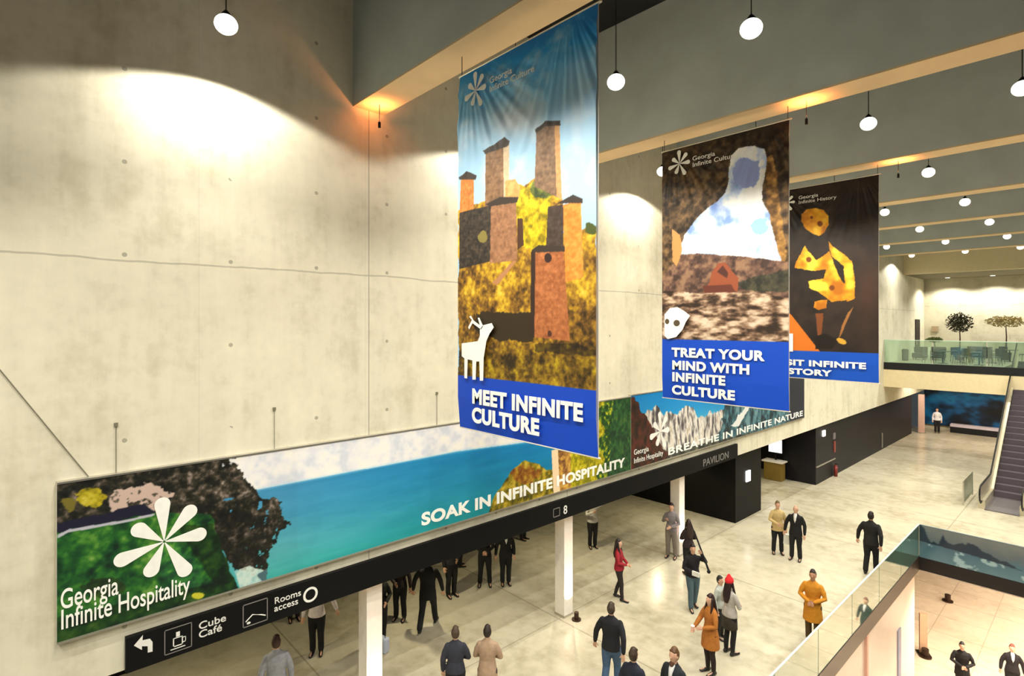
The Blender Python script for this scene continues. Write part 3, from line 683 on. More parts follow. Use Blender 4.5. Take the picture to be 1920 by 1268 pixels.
BY = B0+2*BAY
t, A, x0, x1, zb, zt, zs = hanging(BY, 1435, 362, 700, 1648, 330, 723, 230, 440, 'farthest hanging banner, golden figurine on black above a blue band', (1649, 664))
zs = on_y(1600, 661, BY).z
n = fbm(A.a*3, A.b*3, 91); n2 = fbm(A.a*9, A.b*9, 93)
A.c = A.grad(n, [(.3, (26, 20, 18)), (.7, (46, 34, 28))])
A.fill(np.exp(-((A.U-1630)/30)**2-((A.V-560)/70)**2)*.6, (72, 44, 28))
A.fill(A.poly([(1435, 560), (1484, 590), (1540, 662), (1435, 662)]), (206, 110, 30))
gold = A.grad(fbm(A.a*3.2, A.b*3.2, 95, 3), [(.3, (168, 98, 14)), (.5, (214, 146, 26)), (.7, (240, 196, 62))])
for pl in ([(1504, 402), (1512, 394), (1530, 391), (1545, 394), (1553, 405), (1554, 422), (1546, 436), (1536, 443), (1526, 440), (1512, 430), (1503, 415)],
           [(1509, 462), (1516, 470), (1530, 488), (1545, 480), (1550, 492), (1552, 506), (1520, 508), (1490, 503), (1494, 490)],
           [(1553, 452), (1560, 460), (1598, 490), (1602, 520), (1604, 560), (1588, 566), (1582, 500), (1560, 480)],
           [(1545, 480), (1556, 470), (1566, 500), (1580, 530), (1600, 545), (1602, 562), (1560, 566), (1535, 548), (1518, 540), (1516, 528), (1545, 522), (1550, 505)],
           [(1528, 565), (1552, 562), (1550, 578), (1535, 582), (1526, 576)]):
    A.fill(A.poly(pl, wob=2), gold)
for u, v, r in ((1522, 408, 3), (1538, 420, 5), (1517, 487, 5), (1560, 540, 5)): A.fill(A.ell(u, v, r, r), (110, 56, 12))
A.fill(A.poly([(1600, 575), (1590, 600), (1578, 625), (1570, 640), (1576, 620), (1590, 585)], wob=2), (150, 100, 50))
A.fill(A.poly([(1530, 588), (1545, 588), (1540, 640), (1534, 640)], wob=2), (116, 64, 30)); A.fill(A.ell(1578, 640, 10, 5, .4), (196, 150, 50))
A.fill(A.poly([(1528, 632), (1548, 625), (1572, 640), (1560, 655), (1530, 655)], wob=2), (20, 14, 12))
A.fill(A.Z < zs, (8, 76, 186)); A.blur(1)
finish_hang(t, A, x0, x1, zb, zt, BY, folds(A, .4, .014))
YF = BY-.06
q = on_y(1484, 379, YF); reparent(flower(Vector((q.x-.12, YF, q.z)), 'hang', .38, M_ivory, None), t)
p = on_y(1497, 374, YF); reparent(text('Georgia\nInfinite History', Vector((p.x, YF, p.z)), 'hang', .13, M_ivory, None, wide=1.2), t)
YF = BY-.045
blockwords([('VISIT INFINITE', 1454, 1624, 683), ('HISTORY', 1454, 1560, 699)], YF, t, .15)
q = on_y(1455, 655, BY-.05)
reparent(MB().box(q.x, q.x+.46, q.y-.003, q.y, q.z-.05, q.z+.45).build('white_emblem', M_ivory), t)

# ------------------------------------------------------------------ black wall fittings
def wall_fit(name, u, v, w, h, m, label, cat, x=-9.62, th=.05):
    q = on_x(u, v, x+th); return tag(MB().box(x, x+th, q.y-w/2, q.y+w/2, q.z-h/2, q.z+h/2).build(name, m), label, cat)
M_lit = mat('lit sign white', (250, 250, 245), .5, emit=(1, 1, .97), es=2.2)
wall_fit('lit_sign', 1404, 893, .34, .42, M_lit, 'small glowing white sign on the black corner wall', 'sign', x=-9.87)
wall_fit('lit_sign', 1546, 813, .30, .28, M_lit, 'small glowing white sign high on the far black wall', 'sign')
wall_fit('fire_alarm_box', 1565, 818, .28, .3, mat('alarm grey', (120, 110, 112), .5), 'small grey box beside the glowing sign on the far black wall', 'alarm box')
q = on_x(1567, 858, -9.5)
fe = empty('fire_extinguisher', (-9.5, q.y, 0), 0, 'dark red fire extinguisher standing by the far black wall', 'fire extinguisher')
MB().cyl(0, 0, 0, .5, .085).ball((0, 0, .5), (.085, .085, .08)).build('cylinder', mat('extinguisher red', (120, 30, 24), .4), fe, True)
MB().cyl(0, 0, .56, .64, .025).box(-.02, .12, -.015, .015, .62, .65).build('valve', M_darkmetal, fe)
wall_fit('sign_plate', 1566, 838, .14, .55, mat('sign red', (150, 70, 60), .5), 'narrow reddish sign plate above the fire extinguisher', 'sign')
wall_fit('handrail_strip', 1550, 868, 2.6, .05, M_steel, 'thin steel rail low on the far black wall', 'rail')
wall_fit('door_handle_plate', 1655, 826, .1, .9, M_steel, 'small steel door handle on the far black wall', 'handle')
# passage between the black walls: ticket kiosk with screen
q = on_z(1456, 900)
k = empty('information_kiosk', (q.x-.1, q.y, 0), 0, 'small counter with a lit screen in the passage between the black walls', 'kiosk')
bevel(MB().box(-.42, .42, -.25, .25, 0, .88).build('counter', mat('olive counter', (128, 104, 40), .6), k), .02)
bevel(MB().box(-.5, .5, -.32, .32, .88, .95).build('counter_top', M_white, k), .01)
MB().box(-.03, .03, .12, .18, .95, 1.35).build('screen_post', M_darkmetal, k)
sc = bevel(MB().box(-.36, .36, .10, .18, 1.28, 2.0).build('display_screen', M_darkmetal, k), .01)
MB().box(-.32, .32, .09, .10, 1.32, 1.96).build('screen_glass', mat('screen white', (225, 225, 232), .5, emit=(.9, .9, 1), es=.8), sc)

# ------------------------------------------------------------------ floor opening: glass railings
def glass_mat(name, col, k, refl=.18):
    m = bpy.data.materials.new(name); m.use_nodes = True; nt = m.node_tree; nt.nodes.clear()
    o = nt.nodes.new('ShaderNodeOutputMaterial'); tr = nt.nodes.new('ShaderNodeBsdfTransparent'); tr.inputs[0].default_value = (*col, 1)
    gl = nt.nodes.new('ShaderNodeBsdfGlossy'); gl.inputs['Roughness'].default_value = .03; gl.inputs[0].default_value = (.85, .95, .92, 1)
    df = nt.nodes.new('ShaderNodeBsdfDiffuse'); df.inputs[0].default_value = (*tuple(x*.55 for x in col), 1)
    fr = nt.nodes.new('ShaderNodeFresnel'); fr.inputs[0].default_value = 1.5
    mx = nt.nodes.new('ShaderNodeMixShader'); mx2 = nt.nodes.new('ShaderNodeMixShader'); mx.inputs[0].default_value = k
    ma = nt.nodes.new('ShaderNodeMath'); ma.operation = 'ADD'; ma.inputs[1].default_value = refl
    nt.links.new(fr.outputs[0], ma.inputs[0]); nt.links.new(ma.outputs[0], mx2.inputs[0])
    nt.links.new(tr.outputs[0], mx.inputs[1]); nt.links.new(df.outputs[0], mx.inputs[2])
    nt.links.new(mx.outputs[0], mx2.inputs[1]); nt.links.new(gl.outputs[0], mx2.inputs[2]); nt.links.new(mx2.outputs[0], o.inputs[0])
    return m
M_gl = glass_mat('green railing glass', (.30, .56, .46), .58)
M_gl2 = glass_mat('gallery glass', (.78, .92, .82), .10, .06)
M_fascia = mat('dark brown steel fascia', (62, 52, 44), .4, metal=.3)
RT = 1.06
r1 = empty('glass_railing', (HX0, 0, 0), 0, 'green glass railing running away from the camera along the floor opening', 'railing')
ys = [HY1-2.3*i for i in range(11)]
for i in range(10):
    MB().box(-.008, .008, ys[i+1]+.015, ys[i]-.015, .02, RT).build('glass_panel', M_gl, r1)
bevel(MB().box(-.02, .02, ys[-1], HY1, RT, RT+.02).build('top_cap', mat('pale glass edge', (200, 226, 210), .3), r1), .004)
MB().box(-.12, .02, ys[-1], HY1, -.42, .03).build('fascia', M_fascia, r1)
r2 = empty('glass_railing', (HX0, HY1, 0), 0, 'blue-grey printed glass railing across the far end of the floor opening', 'railing')
Wd = HX1-HX0
bevel(MB().box(0.02, Wd, -.02, .02, RT, RT+.02).build('top_cap', mat('grey glass edge', (120, 140, 146), .3), r2), .004)
MB().box(-.02, Wd, -.02, .12, -.42, .0).build('fascia', mat('black fascia', (14, 10, 10), .5), r2)
MB().box(-.02, .02, -.02, .02, 0, RT).build('corner_post', M_steel, r2)
A = Art(Vector((HX0+.02, HY1-.012, .0)), Vector((Wd-.02, 0, 0)), Vector((0, 0, RT)), 420, 60)
n2 = fbm(A.a*3, A.b*3, 97)
A.c = A.grad(A.B+(n2-.5)*.3, [(0, (84, 118, 130)), (.4, (66, 100, 116)), (.6, (84, 98, 104)), (1, (112, 118, 116))])
rz = np.interp(A.a, [0, .12, .2, .3, .5, .62, .8, 1.0, 1.25, 1.7, 2.2, 2.6, 12], [.95, .95, .75, .55, .5, .85, .6, .68, .82, .6, .42, .3, .1])+(fbm(A.a*5, A.a*0, 98)-.5)*.25
rl = np.interp(A.a, [0, .5, 1.2, 2, 3, 12], [.5, .48, .45, .38, .28, .05])
A.fill((A.B < rz) & (A.B > rl) & (n2 > .25), (26, 46, 62)); A.fill((A.B < rl) & (n2 > .62), (140, 170, 176)); A.blur(1)
A.build('printed_glass', r2, print_mat('printed glass film', .12, .6)).matrix_parent_inverse = PINV(r2)
MB().box(0.02, Wd, -.008, .008, .02, RT).build('glass_panel', M_gl, r2)

# gallery glass and furniture
g = empty('glass_railing', (WX, GY+.05, 5.35), 0, 'greenish glass railing along the front of the far gallery', 'railing')
for i in range(9):
    MB().box(i*2.4+.02, i*2.4+2.38, -.008, .008, 0, 1.35).build('glass_panel', M_gl2, g)
MB().box(0, 21.6, -.02, .02, 1.35, 1.38).build('top_cap', mat('pale glass edge', (200, 226, 210), .3), g)
def gal(u, y, z=5.30): q = on_y(u, 650, y); return (q.x, y, z)
def chair(loc, rz, label, m):
    t = empty('cafe_chair', loc, rz, label, 'chair', 'dark chairs on the far gallery')
    bevel(MB().box(-.23, .23, -.23, .23, .44, .49).build('seat', m, t), .02)
    bevel(MB().box(-.23, .23, .19, .23, .49, .92).build('backrest', m, t), .02)
    for sx in (-1, 1):
        for sy in (-1, 1): MB().loft([(sx*.2, sy*.2, .44), (sx*.23, sy*.23, 0.01)], [.016, .012], 6).build('leg', m, t)
    return t
M_ch = mat('dark chair', (34, 40, 38), .6); M_tb = mat('teal seat', (40, 60, 66), .6)
def table(loc, label, sq=False):
    t = empty('cafe_table', loc, 0, label, 'table', 'tables on the far gallery')
    (MB().box(-.4, .4, -.4, .4, .72, .75) if sq else MB().cyl(0, 0, .72, .75, .42, n=28)).build('table_top', mat('dark table', (54, 56, 52), .4), t)
    MB().cyl(0, 0, .02, .72, .035, n=10).build('pedestal', M_darkmetal, t); MB().cyl(0, 0, 0, .02, .25, n=20).build('foot', M_darkmetal, t)
CL = ['beside the big pot plant', 'in the middle of the gallery', 'near the right edge of the gallery', 'left by the long sofa', 'farthest right', 'close to the glass rail']
i = 0
for tu, ty, lab in [(1768, 41.6, 'left of the pot plant tree'), (1801, 43.2, 'before the pot plant tree'), (1836, 41.5, 'midway along the gallery'), (1860, 44.4, 'in front of the pale tree'), (1893, 46.6, 'near the right end of the gallery')]:
    L = gal(tu, ty); table(L, 'small dark round cafe table on the far gallery, '+lab)
    for j, a_ in enumerate([.4, 2.0, 3.6, 5.2]):
        if (i+j) % 4 == 3: continue
        chair((L[0]+.75*math.cos(a_), L[1]+.75*math.sin(a_), 5.30), a_-PI/2, 'dark chair %s side of gallery table %s' % (['right', 'far', 'left', 'near'][j], lab), M_ch if j % 2 else M_tb)
    i += 1
def sofa(u0, u1, y, label):
    a, b = gal(u0, y), gal(u1, y); L = b[0]-a[0]
    t = empty('sofa', (a[0], y, 5.30), 0, label, 'sofa')
    bevel(MB().box(0, L, -.4, .4, .12, .45).build('seat', M_ch, t), .05); bevel(MB().box(0, L, .22, .42, .45, .85).build('backrest', M_ch, t), .05)
    for x in (.08, L-.08):
        for yy in (-.34, .34): MB().cyl(x, yy, 0, .12, .025, n=8).build('leg', M_darkmetal, t)
sofa(1712, 1737, 45, 'short dark sofa on the far gallery under the black door'); sofa(1744, 1772, 45.6, 'long dark sofa left of the gallery tables')
sofa(1812, 1850, 48.4, 'long dark sofa behind the gallery tables')
q = gal(1697, 43); t = empty('litter_bin', q, 0, 'small dark bin on the gallery, left of the short sofa', 'bin'); MB().cyl(0, 0, 0, .7, .17, .19).build('body', M_ch, t); MB().cyl(0, 0, .7, .76, .2, .12).build('lid', M_darkmetal, t)
def tree(loc, hgt, rad, col, label, seed, flat=False, nl=900):
    rn = random.Random(seed); t = empty('potted_tree', loc, 0, label, 'plant')
    MB().cyl(0, 0, 0, .5, .24, .3).build('pot', mat('pot', (70, 66, 58), .7), t)
    MB().loft([(0, 0, .45), (.03, .02, hgt*.5), (0, 0, hgt*.75)], [.05, .035, .025], 8).build('trunk', mat('bark', (70, 54, 38), .9), t)
    mb = MB()
    for _ in range(nl):
        a_, b_ = rn.random()*2*PI, math.acos(rn.uniform(-1, 1)); r = rad*rn.random()**.4
        c = Vector((r*math.sin(b_)*math.cos(a_), r*math.sin(b_)*math.sin(a_), hgt*.85+r*math.cos(b_)*(.35 if flat else .9)))
        d = Vector((rn.uniform(-1, 1), rn.uniform(-1, 1), rn.uniform(-1, 1))).normalized(); e = d.cross(Vector((.3, .5, .8))).normalized()*.04
        mb.add([c-d*.09, c+e, c+d*.09, c-e], [(0, 1, 2, 3)])
    o = link('foliage', mb.mesh(), col, t)
tree(gal(1799, 46.3), 2.9, .75, mat('dark leaves', (52, 50, 28), .8, noise=.3), 'bushy dark potted tree against the far gallery wall', 3)
tree(gal(1886, 48.6), 3.0, 1.1, mat('olive leaves', (150, 136, 88), .8, noise=.3), 'pale spreading potted tree at the right of the far gallery', 5, True, 700)
tree(gal(1752, 47.6), 1.5, .5, mat('green leaves', (110, 124, 70), .8, noise=.3), 'low green potted plant between the sofas', 6, True, 400)
q = on_x(1721, 610, WX); dd = MB().box(WX, WX+.06, 47.2, 48.4, 5.30, 8.0).build('door_1', mat('dark doorway', (30, 22, 16), .7)); dd['kind'] = 'structure'
MB().box(WX+.06, WX+.1, 47.3, 47.35, 6.2, 6.5).build('door_handle', M_steel, dd)
q = on_y(1753, 617, 49.95); tag(MB().box(q.x-.2, q.x+.2, 49.9, 50, q.z-.2, q.z+.2).build('wall_notice', mat('notice', (170, 150, 120), .7)), 'small notice on the far back wall right of the dark door', 'sign')
q = gal(1742, 40.2); t = empty('rope_post', q, 0, 'slim pale post right behind the gallery glass', 'post'); MB().cyl(0, 0, .03, 1.0, .05).build('post', M_white, t); MB().cyl(0, 0, 0, .03, .16).build('base', M_steel, t)

# mural under the gallery
mx0 = on_y(1733, 740, 49.9).x; mu = empty('mural', (mx0, 49.86, .35), 0, 'dark blue printed mural on the back wall under the far gallery', 'mural')
A = Art(Vector((mx0, 49.86, .35)), Vector((9.5, 0, 0)), Vector((0, 0, 4.2)), 300, 130)
n = fbm(A.a*.5, A.b*.75, 101, 4)
A.c = A.grad(n, [(.36, (8, 8, 14)), (.46, (10, 30, 52)), (.54, (10, 74, 122)), (.64, (16, 104, 160)), (.74, (14, 60, 100))]); A.blur(2)
A.build('print', mu, M_board).matrix_parent_inverse = PINV(mu)
MB().box(0, 9.5, .005, .12, 0, 4.2).build('backing_panel', M_black, mu)
tag(MB().box(mx0+1.6, mx0+9, 49.3, 49.80, .0, .42).build('low_wall', M_black), 'low black plinth with pale top in front of the blue mural', 'plinth')
tag(MB().box(mx0+1.6, mx0+9, 49.28, 49.82, .42, .6).build('plinth_top', mat('pale lilac', (200, 190, 205), .6)), 'pale lilac slab lying on the low black plinth by the mural', 'slab')

# ------------------------------------------------------------------ escalator
EX0, EX1, EY, TN = -3.78, -2.42, 29.6, math.tan(math.radians(30))
IY = 32.6
es = empty('escalator', ((EX0+EX1)/2, EY, 0), 0, 'escalator rising to the far gallery at the right edge', 'escalator')
hw = (EX1-EX0)/2; M_step = mat('escalator step', (98, 90, 98), .45, metal=.4, noise=.1, nscale=30); M_bal = mat('steel balustrade', (212, 204, 180), .3, metal=.5)
MB().box(-hw+.15, hw-.15, .2, IY-EY-.3, .0, .05).build('landing_plate', mat('landing', (130, 124, 128), .35, metal=.6), es)
NS = 24
for k in range(NS):
    y = IY-EY-.3+.4*k; z = .05+.231*k
    mb = MB().box(-hw+.17, hw-.17, y, y+.41, z-.15, z+.231)
    for r in range(9): x = -hw+.22+r*(2*hw-.44)/8; mb.box(x-.02, x+.02, y-.006, y, z+.01, z+.22)
    mb.build('step', M_step, es); 
    MB().box(-hw+.17, hw-.17, y-.004, y+.03, z+.2315, z+.2345).build('step_edge', mat('step edge dark', (40, 36, 40), .6), es)
yA, yB = IY-EY, IY-EY+.4*NS
zB_ = .05+.231*NS
def bal(x):
    prof_low = [(0.35, 0), (yA, 0), (yB, zB_-.1), (yB, zB_+.25), (yA-.2, .35), (.35, .35)]
    s_ = MB().slab(prof_low, Vector((x-.11, 0, 0)), Vector((0, 1, 0)), Vector((0, 0, 1)), Vector((1, 0, 0)), .22)
    s_.build('skirt', M_bal, es)
    MB().slab([(.25, .35), (yA-.2, .35), (yB, zB_+.25), (yB, zB_+.95), (yA-.15, .98), (.1, .98), (-.08, .86), (-.12, .68), (-.02, .46)], Vector((x-.012, 0, 0)), Vector((0, 1, 0)), Vector((0, 0, 1)), Vector((1, 0, 0)), .024).build('balustrade_panel', M_bal, es)
    MB().loft([(x, .5, .3), (x, .1, .3), (x, -.12, .45), (x, -.2, .68), (x, -.12, .9), (x, .1, 1.0), (x, yA-.2, 1.0), (x, yB, zB_+.98)], [(.045, .03)]*8, 8, Vector((1, 0, 0))).build('handrail', mat('black rubber', (18, 18, 18), .5), es)
bal(-hw+.04); bal(hw-.04)
t = empty('escalator_side_screen', (EX0-.55, EY+.3, 0), 0, 'low glass and steel barrier left of the escalator foot', 'barrier')
MB().box(-.01, .01, 0, 2.2, .08, 1.0).build('glass_panel', M_gl2, t)
for yy in (0, 2.2): MB().box(-.025, .025, yy-.025, yy+.025, 0, 1.03).build('post', M_steel, t)

# ------------------------------------------------------------------ lower level fittings
def lowp(u, v): return on_z(u, v, LZ)
q = lowp(1731, 1226)
t = empty('uplit_strip', (q.x, q.y, LZ), .5, 'added pink strip imitating column uplight glow on the lower floor past the pale wall', 'sign'); MB().box(-.12, .12, -.05, .05, .04, 1.5).build('panel', mat('painted uplight pink', (200, 160, 128), .5), t); MB().box(-.2, .2, -.16, .16, 0, .04).build('base', M_darkmetal, t)  # pink strip added in place of the glow on an uplit column
for u, v, lb in [(1735, 1232, 'dark round uplight beside the pink strip on the lower floor'), (1777, 1128, 'dark round uplight alone on the far lower floor')]:
    q = lowp(u, v); t = empty('floor_uplight', (q.x, q.y, LZ), 0, lb, 'spotlight'); MB().cyl(0, 0, 0, .05, .2).cyl(0, 0, .05, .3, .11).build('housing', mat('bronze metal', (60, 40, 28), .5), t)
q = on_x(1690, 1245, HX0-.05)
t = empty('poster_strip', (HX0-.118, q.y, LZ+.6), 0, 'narrow blue-grey poster strip on the pale lower wall', 'poster'); MB().box(0, .03, -.16, .16, 0, 2.3).build('sheet', mat('blue grey', (150, 150, 172), .5), t)
q = on_x(1628, 1230, HX0-.05)
t = empty('wall_fin', (HX0-.12, q.y, LZ), 0, 'slim salmon-coloured fin on the pale lower wall', 'panel'); MB().box(0, .06, -.07, .07, 0, 4.2).build('fin', mat('salmon', (240, 190, 168), .5), t)

# ------------------------------------------------------------------ people
SKIN = [(214, 168, 140), (190, 142, 112), (226, 184, 158), (160, 116, 90)]
def remesh(mb, vox, name, smooth=2):
    me = mb.mesh('tmp'); o = bpy.data.objects.new('tmp', me); COL.objects.link(o)
    r = o.modifiers.new('r', 'REMESH'); r.mode = 'VOXEL'; r.voxel_size = vox; r.use_smooth_shade = True
    s = o.modifiers.new('s', 'SMOOTH'); s.factor = .5; s.iterations = smooth
    dg = bpy.context.evaluated_depsgraph_get(); dg.update()
    m2 = bpy.data.meshes.new_from_object(o.evaluated_get(dg)); m2.name = name; bpy.data.objects.remove(o); bpy.data.meshes.remove(me)
    return m2
ARM = {   # elbow, wrist for the right side (+x); mirrored for the left
 'down': ((.24, -.03, 1.14), (.25, .05, .89)), 'fwd': ((.24, .09, 1.17), (.22, .27, 1.0)), 'back': ((.25, -.15, 1.17), (.26, -.20, .93)),
 'front': ((.25, .05, 1.15), (.06, .24, 1.08)), 'phone': ((.24, .08, 1.18), (.10, .29, 1.32)), 'up': ((.30, .10, 1.32), (.17, .15, 1.56)),
 'wide': ((.36, -.02, 1.22), (.46, .10, 1.05)), 'head': ((.34, .06, 1.52), (.16, .08, 1.68)), 'side': ((.265, -.02, 1.15), (.30, .03, .91)), 'pocket': ((.30, -.06, 1.17), (.20, .06, .97))}
def person(feet, face, label, top=(20, 20, 22), legs=(18, 18, 20), H=1.76, arms=('down', 'down'), stride=0.0, spread=.0, hair='short', haircol=(34, 24, 18),
           skin=0, coat=0, shoes=(16, 14, 14), shirt=None, hat=None, build=1.0, female=False, lean=0.0, sleeves=True, turn=0, skirt=None, seedn=0, z=0):
    k = H/1.76
    t = empty('person', (feet[0], feet[1], z), face-PI/2, label, 'person')
    def V(x, y, zz): return Vector((x*k, (y+lean*max(0, zz-.9))*k, zz*k))
    sk = mat('skin %d' % skin, SKIN[skin], .55, noise=.03)
    sw = (.92 if female else 1.0)*build; hip = .093
    L = {}
    for s in (-1, 1):
        st = stride*s*.5; an = V(s*(hip+spread), st, .09); an.z += max(0, -st)*.12*k
        kn = V(s*(hip+spread*.55), st*.42+.03+abs(st)*.12, .49)
        L[s] = (V(s*hip, 0, .90), kn, an)
    shx = .185*sw
    A = {}
    for s, nm in ((-1, arms[0]), (1, arms[1])):
        e, w = ARM[nm]; A[s] = (V(s*(shx-.012), 0, 1.405), V(s*e[0]*sw, e[1], e[2]), V(s*w[0]*(sw if abs(w[0]) > .15 else 1), w[1], w[2]))
    hz = 1.645
    tr = Matrix.Rotation(turn, 3, 'Z')
    def HV(x, y, zz): p = tr @ Vector((x, y, 0)); return V(p.x, p.y, zz)
    # --- body, one surface
    mb = MB()
    mb.loft([V(0, 0, .88), V(0, 0, 1.0), V(0, .0, 1.12), V(0, .0, 1.28), V(0, -.005, 1.40), V(0, -.01, 1.455)], [(.145*k, .10*k), (.14*k, .10*k), (.125*sw*k, .09*k), (.15*sw*k, .105*k), (.135*sw*k, .085*k), (.075*k, .055*k)], 16)
    mb.loft([V(0, -.015, 1.42), V(0, .0, 1.56)], [.056*k*(.88 if female else 1), .054*k*(.88 if female else 1)], 12)
    mb.loft([HV(0, .045, 1.545), HV(0, .025, 1.585), HV(0, .012, 1.64), HV(0, .0, 1.695), HV(0, -.004, 1.73)], [(.035*k, .032*k), (.058*k, .068*k), (.073*k, .088*k), (.072*k, .085*k), (.05*k, .06*k)], 16)
    mb.loft([HV(0, .085, 1.665), HV(0, .108, 1.628)], [.008*k, .015*k], 8)                      # nose
    for s in (-1, 1): mb.ball(HV(s*.074, .0, 1.635), (.012*k, .02*k, .032*k), 8, 6)             # ears
    for s in (-1, 1):
        a, b, c = L[s]; mb.loft([a, (a+b)/2, b, (b+c)/2+V(0, -.015, 0), c], [.085*k, .072*k, .052*k, .05*k, .036*k], 12)
        f = Vector((s*.02, .17, -.055))*k; mb.loft([c+Vector((0, -.035, -.045))*k, c+f*.5+Vector((0, 0, -.025))*k, c+f], [.034*k, (.042*k, .03*k), (.036*k, .018*k)], 10)
        a, b, c = A[s]; mb.loft([a, (a+b)/2, b, (b+c)/2, c], [.036*k, .038*k, .034*k, .034*k, .025*k], 12)
        d = (c-b).normalized(); side = d.cross(Vector((0, 1, 0)));  side = side.normalized() if side.length > .1 else Vector((1, 0, 0))
        mb.loft([c, c+d*.045*k, c+d*.09*k], [(.028*k, .017*k), (.040*k, .016*k), (.038*k, .013*k)], 10, side.cross(d))
    me = remesh(mb, .013*k, 'body', 2)
    # fingers rooted in the palm, eyes and mouth, kept in the same mesh
    ex = MB(); ex2 = MB(); ex3 = MB()
    for s in (-1, 1):
        a, b, c = A[s]; d = (c-b).normalized(); side = d.cross(Vector((0, 1, 0))); side = side.normalized() if side.length > .1 else Vector((1, 0, 0))
        nn = side.cross(d).normalized()
        if s*side.x > 0: thumbdir = -side
        else: thumbdir = side
        curl = Vector((-s, 0, 0))*.5+nn*.2
        for i, ln in enumerate((.066, .076, .072, .056)):
            r0 = c+d*.085*k+side*(i-1.5)*.019*k*(1 if thumbdir.dot(side) < 0 else -1)*-1
            p1 = r0+d*ln*.45*k+curl*.006*k; p2 = p1+(d*.8+curl*.55).normalized()*ln*.35*k; p3 = p2+(d*.45+curl*.9).normalized()*ln*.28*k
            ex.loft([r0-d*.012*k, p1, p2, p3], [.0092*k, .0088*k, .008*k, .007*k], 7)
        r0 = c+d*.03*k+thumbdir*.026*k; ex.loft([r0, r0+(d*.7+thumbdir*.7)*.032*k, r0+(d*1.0+thumbdir*.75)*.055*k+curl*.01*k], [.012*k, .0105*k, .0085*k], 7)
    for s in (-1, 1): ex2.ball(HV(s*.031, .086, 1.655), (.012*k, .008*k, .008*k), 8, 6)
    ex2.loft([HV(-.045, .082, 1.678), HV(-.02, .09, 1.682)], [.005*k, .005*k], 6); ex2.loft([HV(.045, .082, 1.678), HV(.02, .09, 1.682)], [.005*k, .005*k], 6)
    ex3.ball(HV(0, .082, 1.592), (.024*k, .012*k, .008*k), 8, 6)
    bm = bmesh.new(); bm.from_mesh(me); bm.faces.ensure_lookup_table()
    for mi, x in ((0, ex), (1, ex2), (2, ex3)):
        tm = x.mesh(); n0 = len(bm.faces); bm.from_mesh(tm); bm.faces.ensure_lookup_table()
        for f in bm.faces[n0:]: f.material_index = mi
        bpy.data.meshes.remove(tm)
    bm.to_mesh(me); bm.free()
    link('body', me, [sk, mat('eye dark', (28, 20, 16), .4), mat('lips', (150, 84, 76), .5)], t, True)
    # --- trousers
    if skirt is None or True:
        mb = MB(); mb.loft([V(0, 0, .86), V(0, 0, .96), V(0, 0, 1.04)], [(.172*k, .125*k), (.168*k, .122*k), (.15*sw*k, .11*k)], 16)
        for s in (-1, 1):
            a, b, c = L[s]; tt = .0 if female else .012
            mb.loft([a, (a+b)/2, b, (b+c)/2+V(0, -.02, 0)-V(0, 0, 0), c+Vector((0, -.01, .02))*k], [(.098+tt)*k, (.086+tt)*k, (.064+tt)*k, (.060+tt)*k, (.05+tt*1.6)*k], 12)
        link('trousers', remesh(mb, .014*k, 'trousers'), mat('cloth %s' % (legs,), legs, .85, noise=.12, nscale=20), t, True)
    # --- top with sleeves
    mb = MB(); cl = .016 if coat or not female else .008
    low = .90-coat; w0 = .200+coat*.07
    mb.loft([V(0, 0, low), V(0, 0, (low+1.1)/2 if coat else 1.0), V(0, 0, 1.12), V(0, .0, 1.28), V(0, -.005, 1.39), V(0, -.01, 1.46), V(0, -.012, 1.50)],
            [(w0*k, (.148+coat*.16)*k), ((.184+coat*.05)*k, (.140+coat*.12)*k), ((.138+cl)*sw*k, (.10+cl)*k), ((.163+cl)*sw*k, (.113+cl)*k), ((.172+cl)*sw*k, (.10+cl)*k), ((.112+cl)*k, (.07+cl)*k), (.068*k, .062*k)], 16, c0=.12)
    for s in (-1, 1):
        a, b, c = A[s]; e = c-(c-b).normalized()*.015*k
        mb.loft([a+Vector((-s*.02*k, 0, -.005*k)), (a+b)/2, b, (b+c)/2, e], [(.052+cl*.5)*k, (.053+cl*.6)*k, (.048+cl*.6)*k, (.044+cl*.5)*k, (.034+cl*.5)*k], 12)
    link('coat' if coat else 'jacket', remesh(mb, .013*k, 'jacket'), mat('cloth %s' % (top,), top, .85, noise=.12, nscale=16), t, True)
    if shirt:
        mb = MB().loft([V(0, .085, 1.20), V(0, .104, 1.33), V(0, .078, 1.44), V(0, .04, 1.49)], [(.014*k, .034*k), (.038*k, .036*k), (.05*k, .036*k), (.05*k, .05*k)], 12)
        link('shirt', mb.mesh('shirt'), mat('cloth %s' % (shirt,), shirt, .8), t, True)
    if skirt:
        mb = MB().loft([V(0, 0, .62), V(0, 0, .80), V(0, 0, 1.0)], [(.19*k, .16*k), (.185*k, .15*k), (.15*k, .12*k)], 16, c0=.1)
        link('skirt', mb.mesh('skirt'), mat('cloth %s' % (skirt,), skirt, .85, noise=.15), t, True)
    # --- shoes
    for s in (-1, 1):
        c = L[s][2]; z0 = c.z-.045*k
        mb = MB().loft([Vector((c.x, c.y-.045*k, z0)), Vector((c.x+s*.008*k, c.y+.07*k, z0-.008*k)), Vector((c.x+s*.02*k, c.y+.17*k, z0-.018*k))], [(.042*k, .044*k), (.047*k, .036*k), (.040*k, .026*k)], 12, Vector((0, 0, 1)))
        mb.loft([Vector((c.x, c.y-.01*k, z0)), Vector((c.x, c.y-.01*k, c.z+.05*k))], [.05*k, .048*k], 12)
        link('shoe', mb.mesh('shoe'), mat('leather %s' % (shoes,), shoes, .45), t, True)
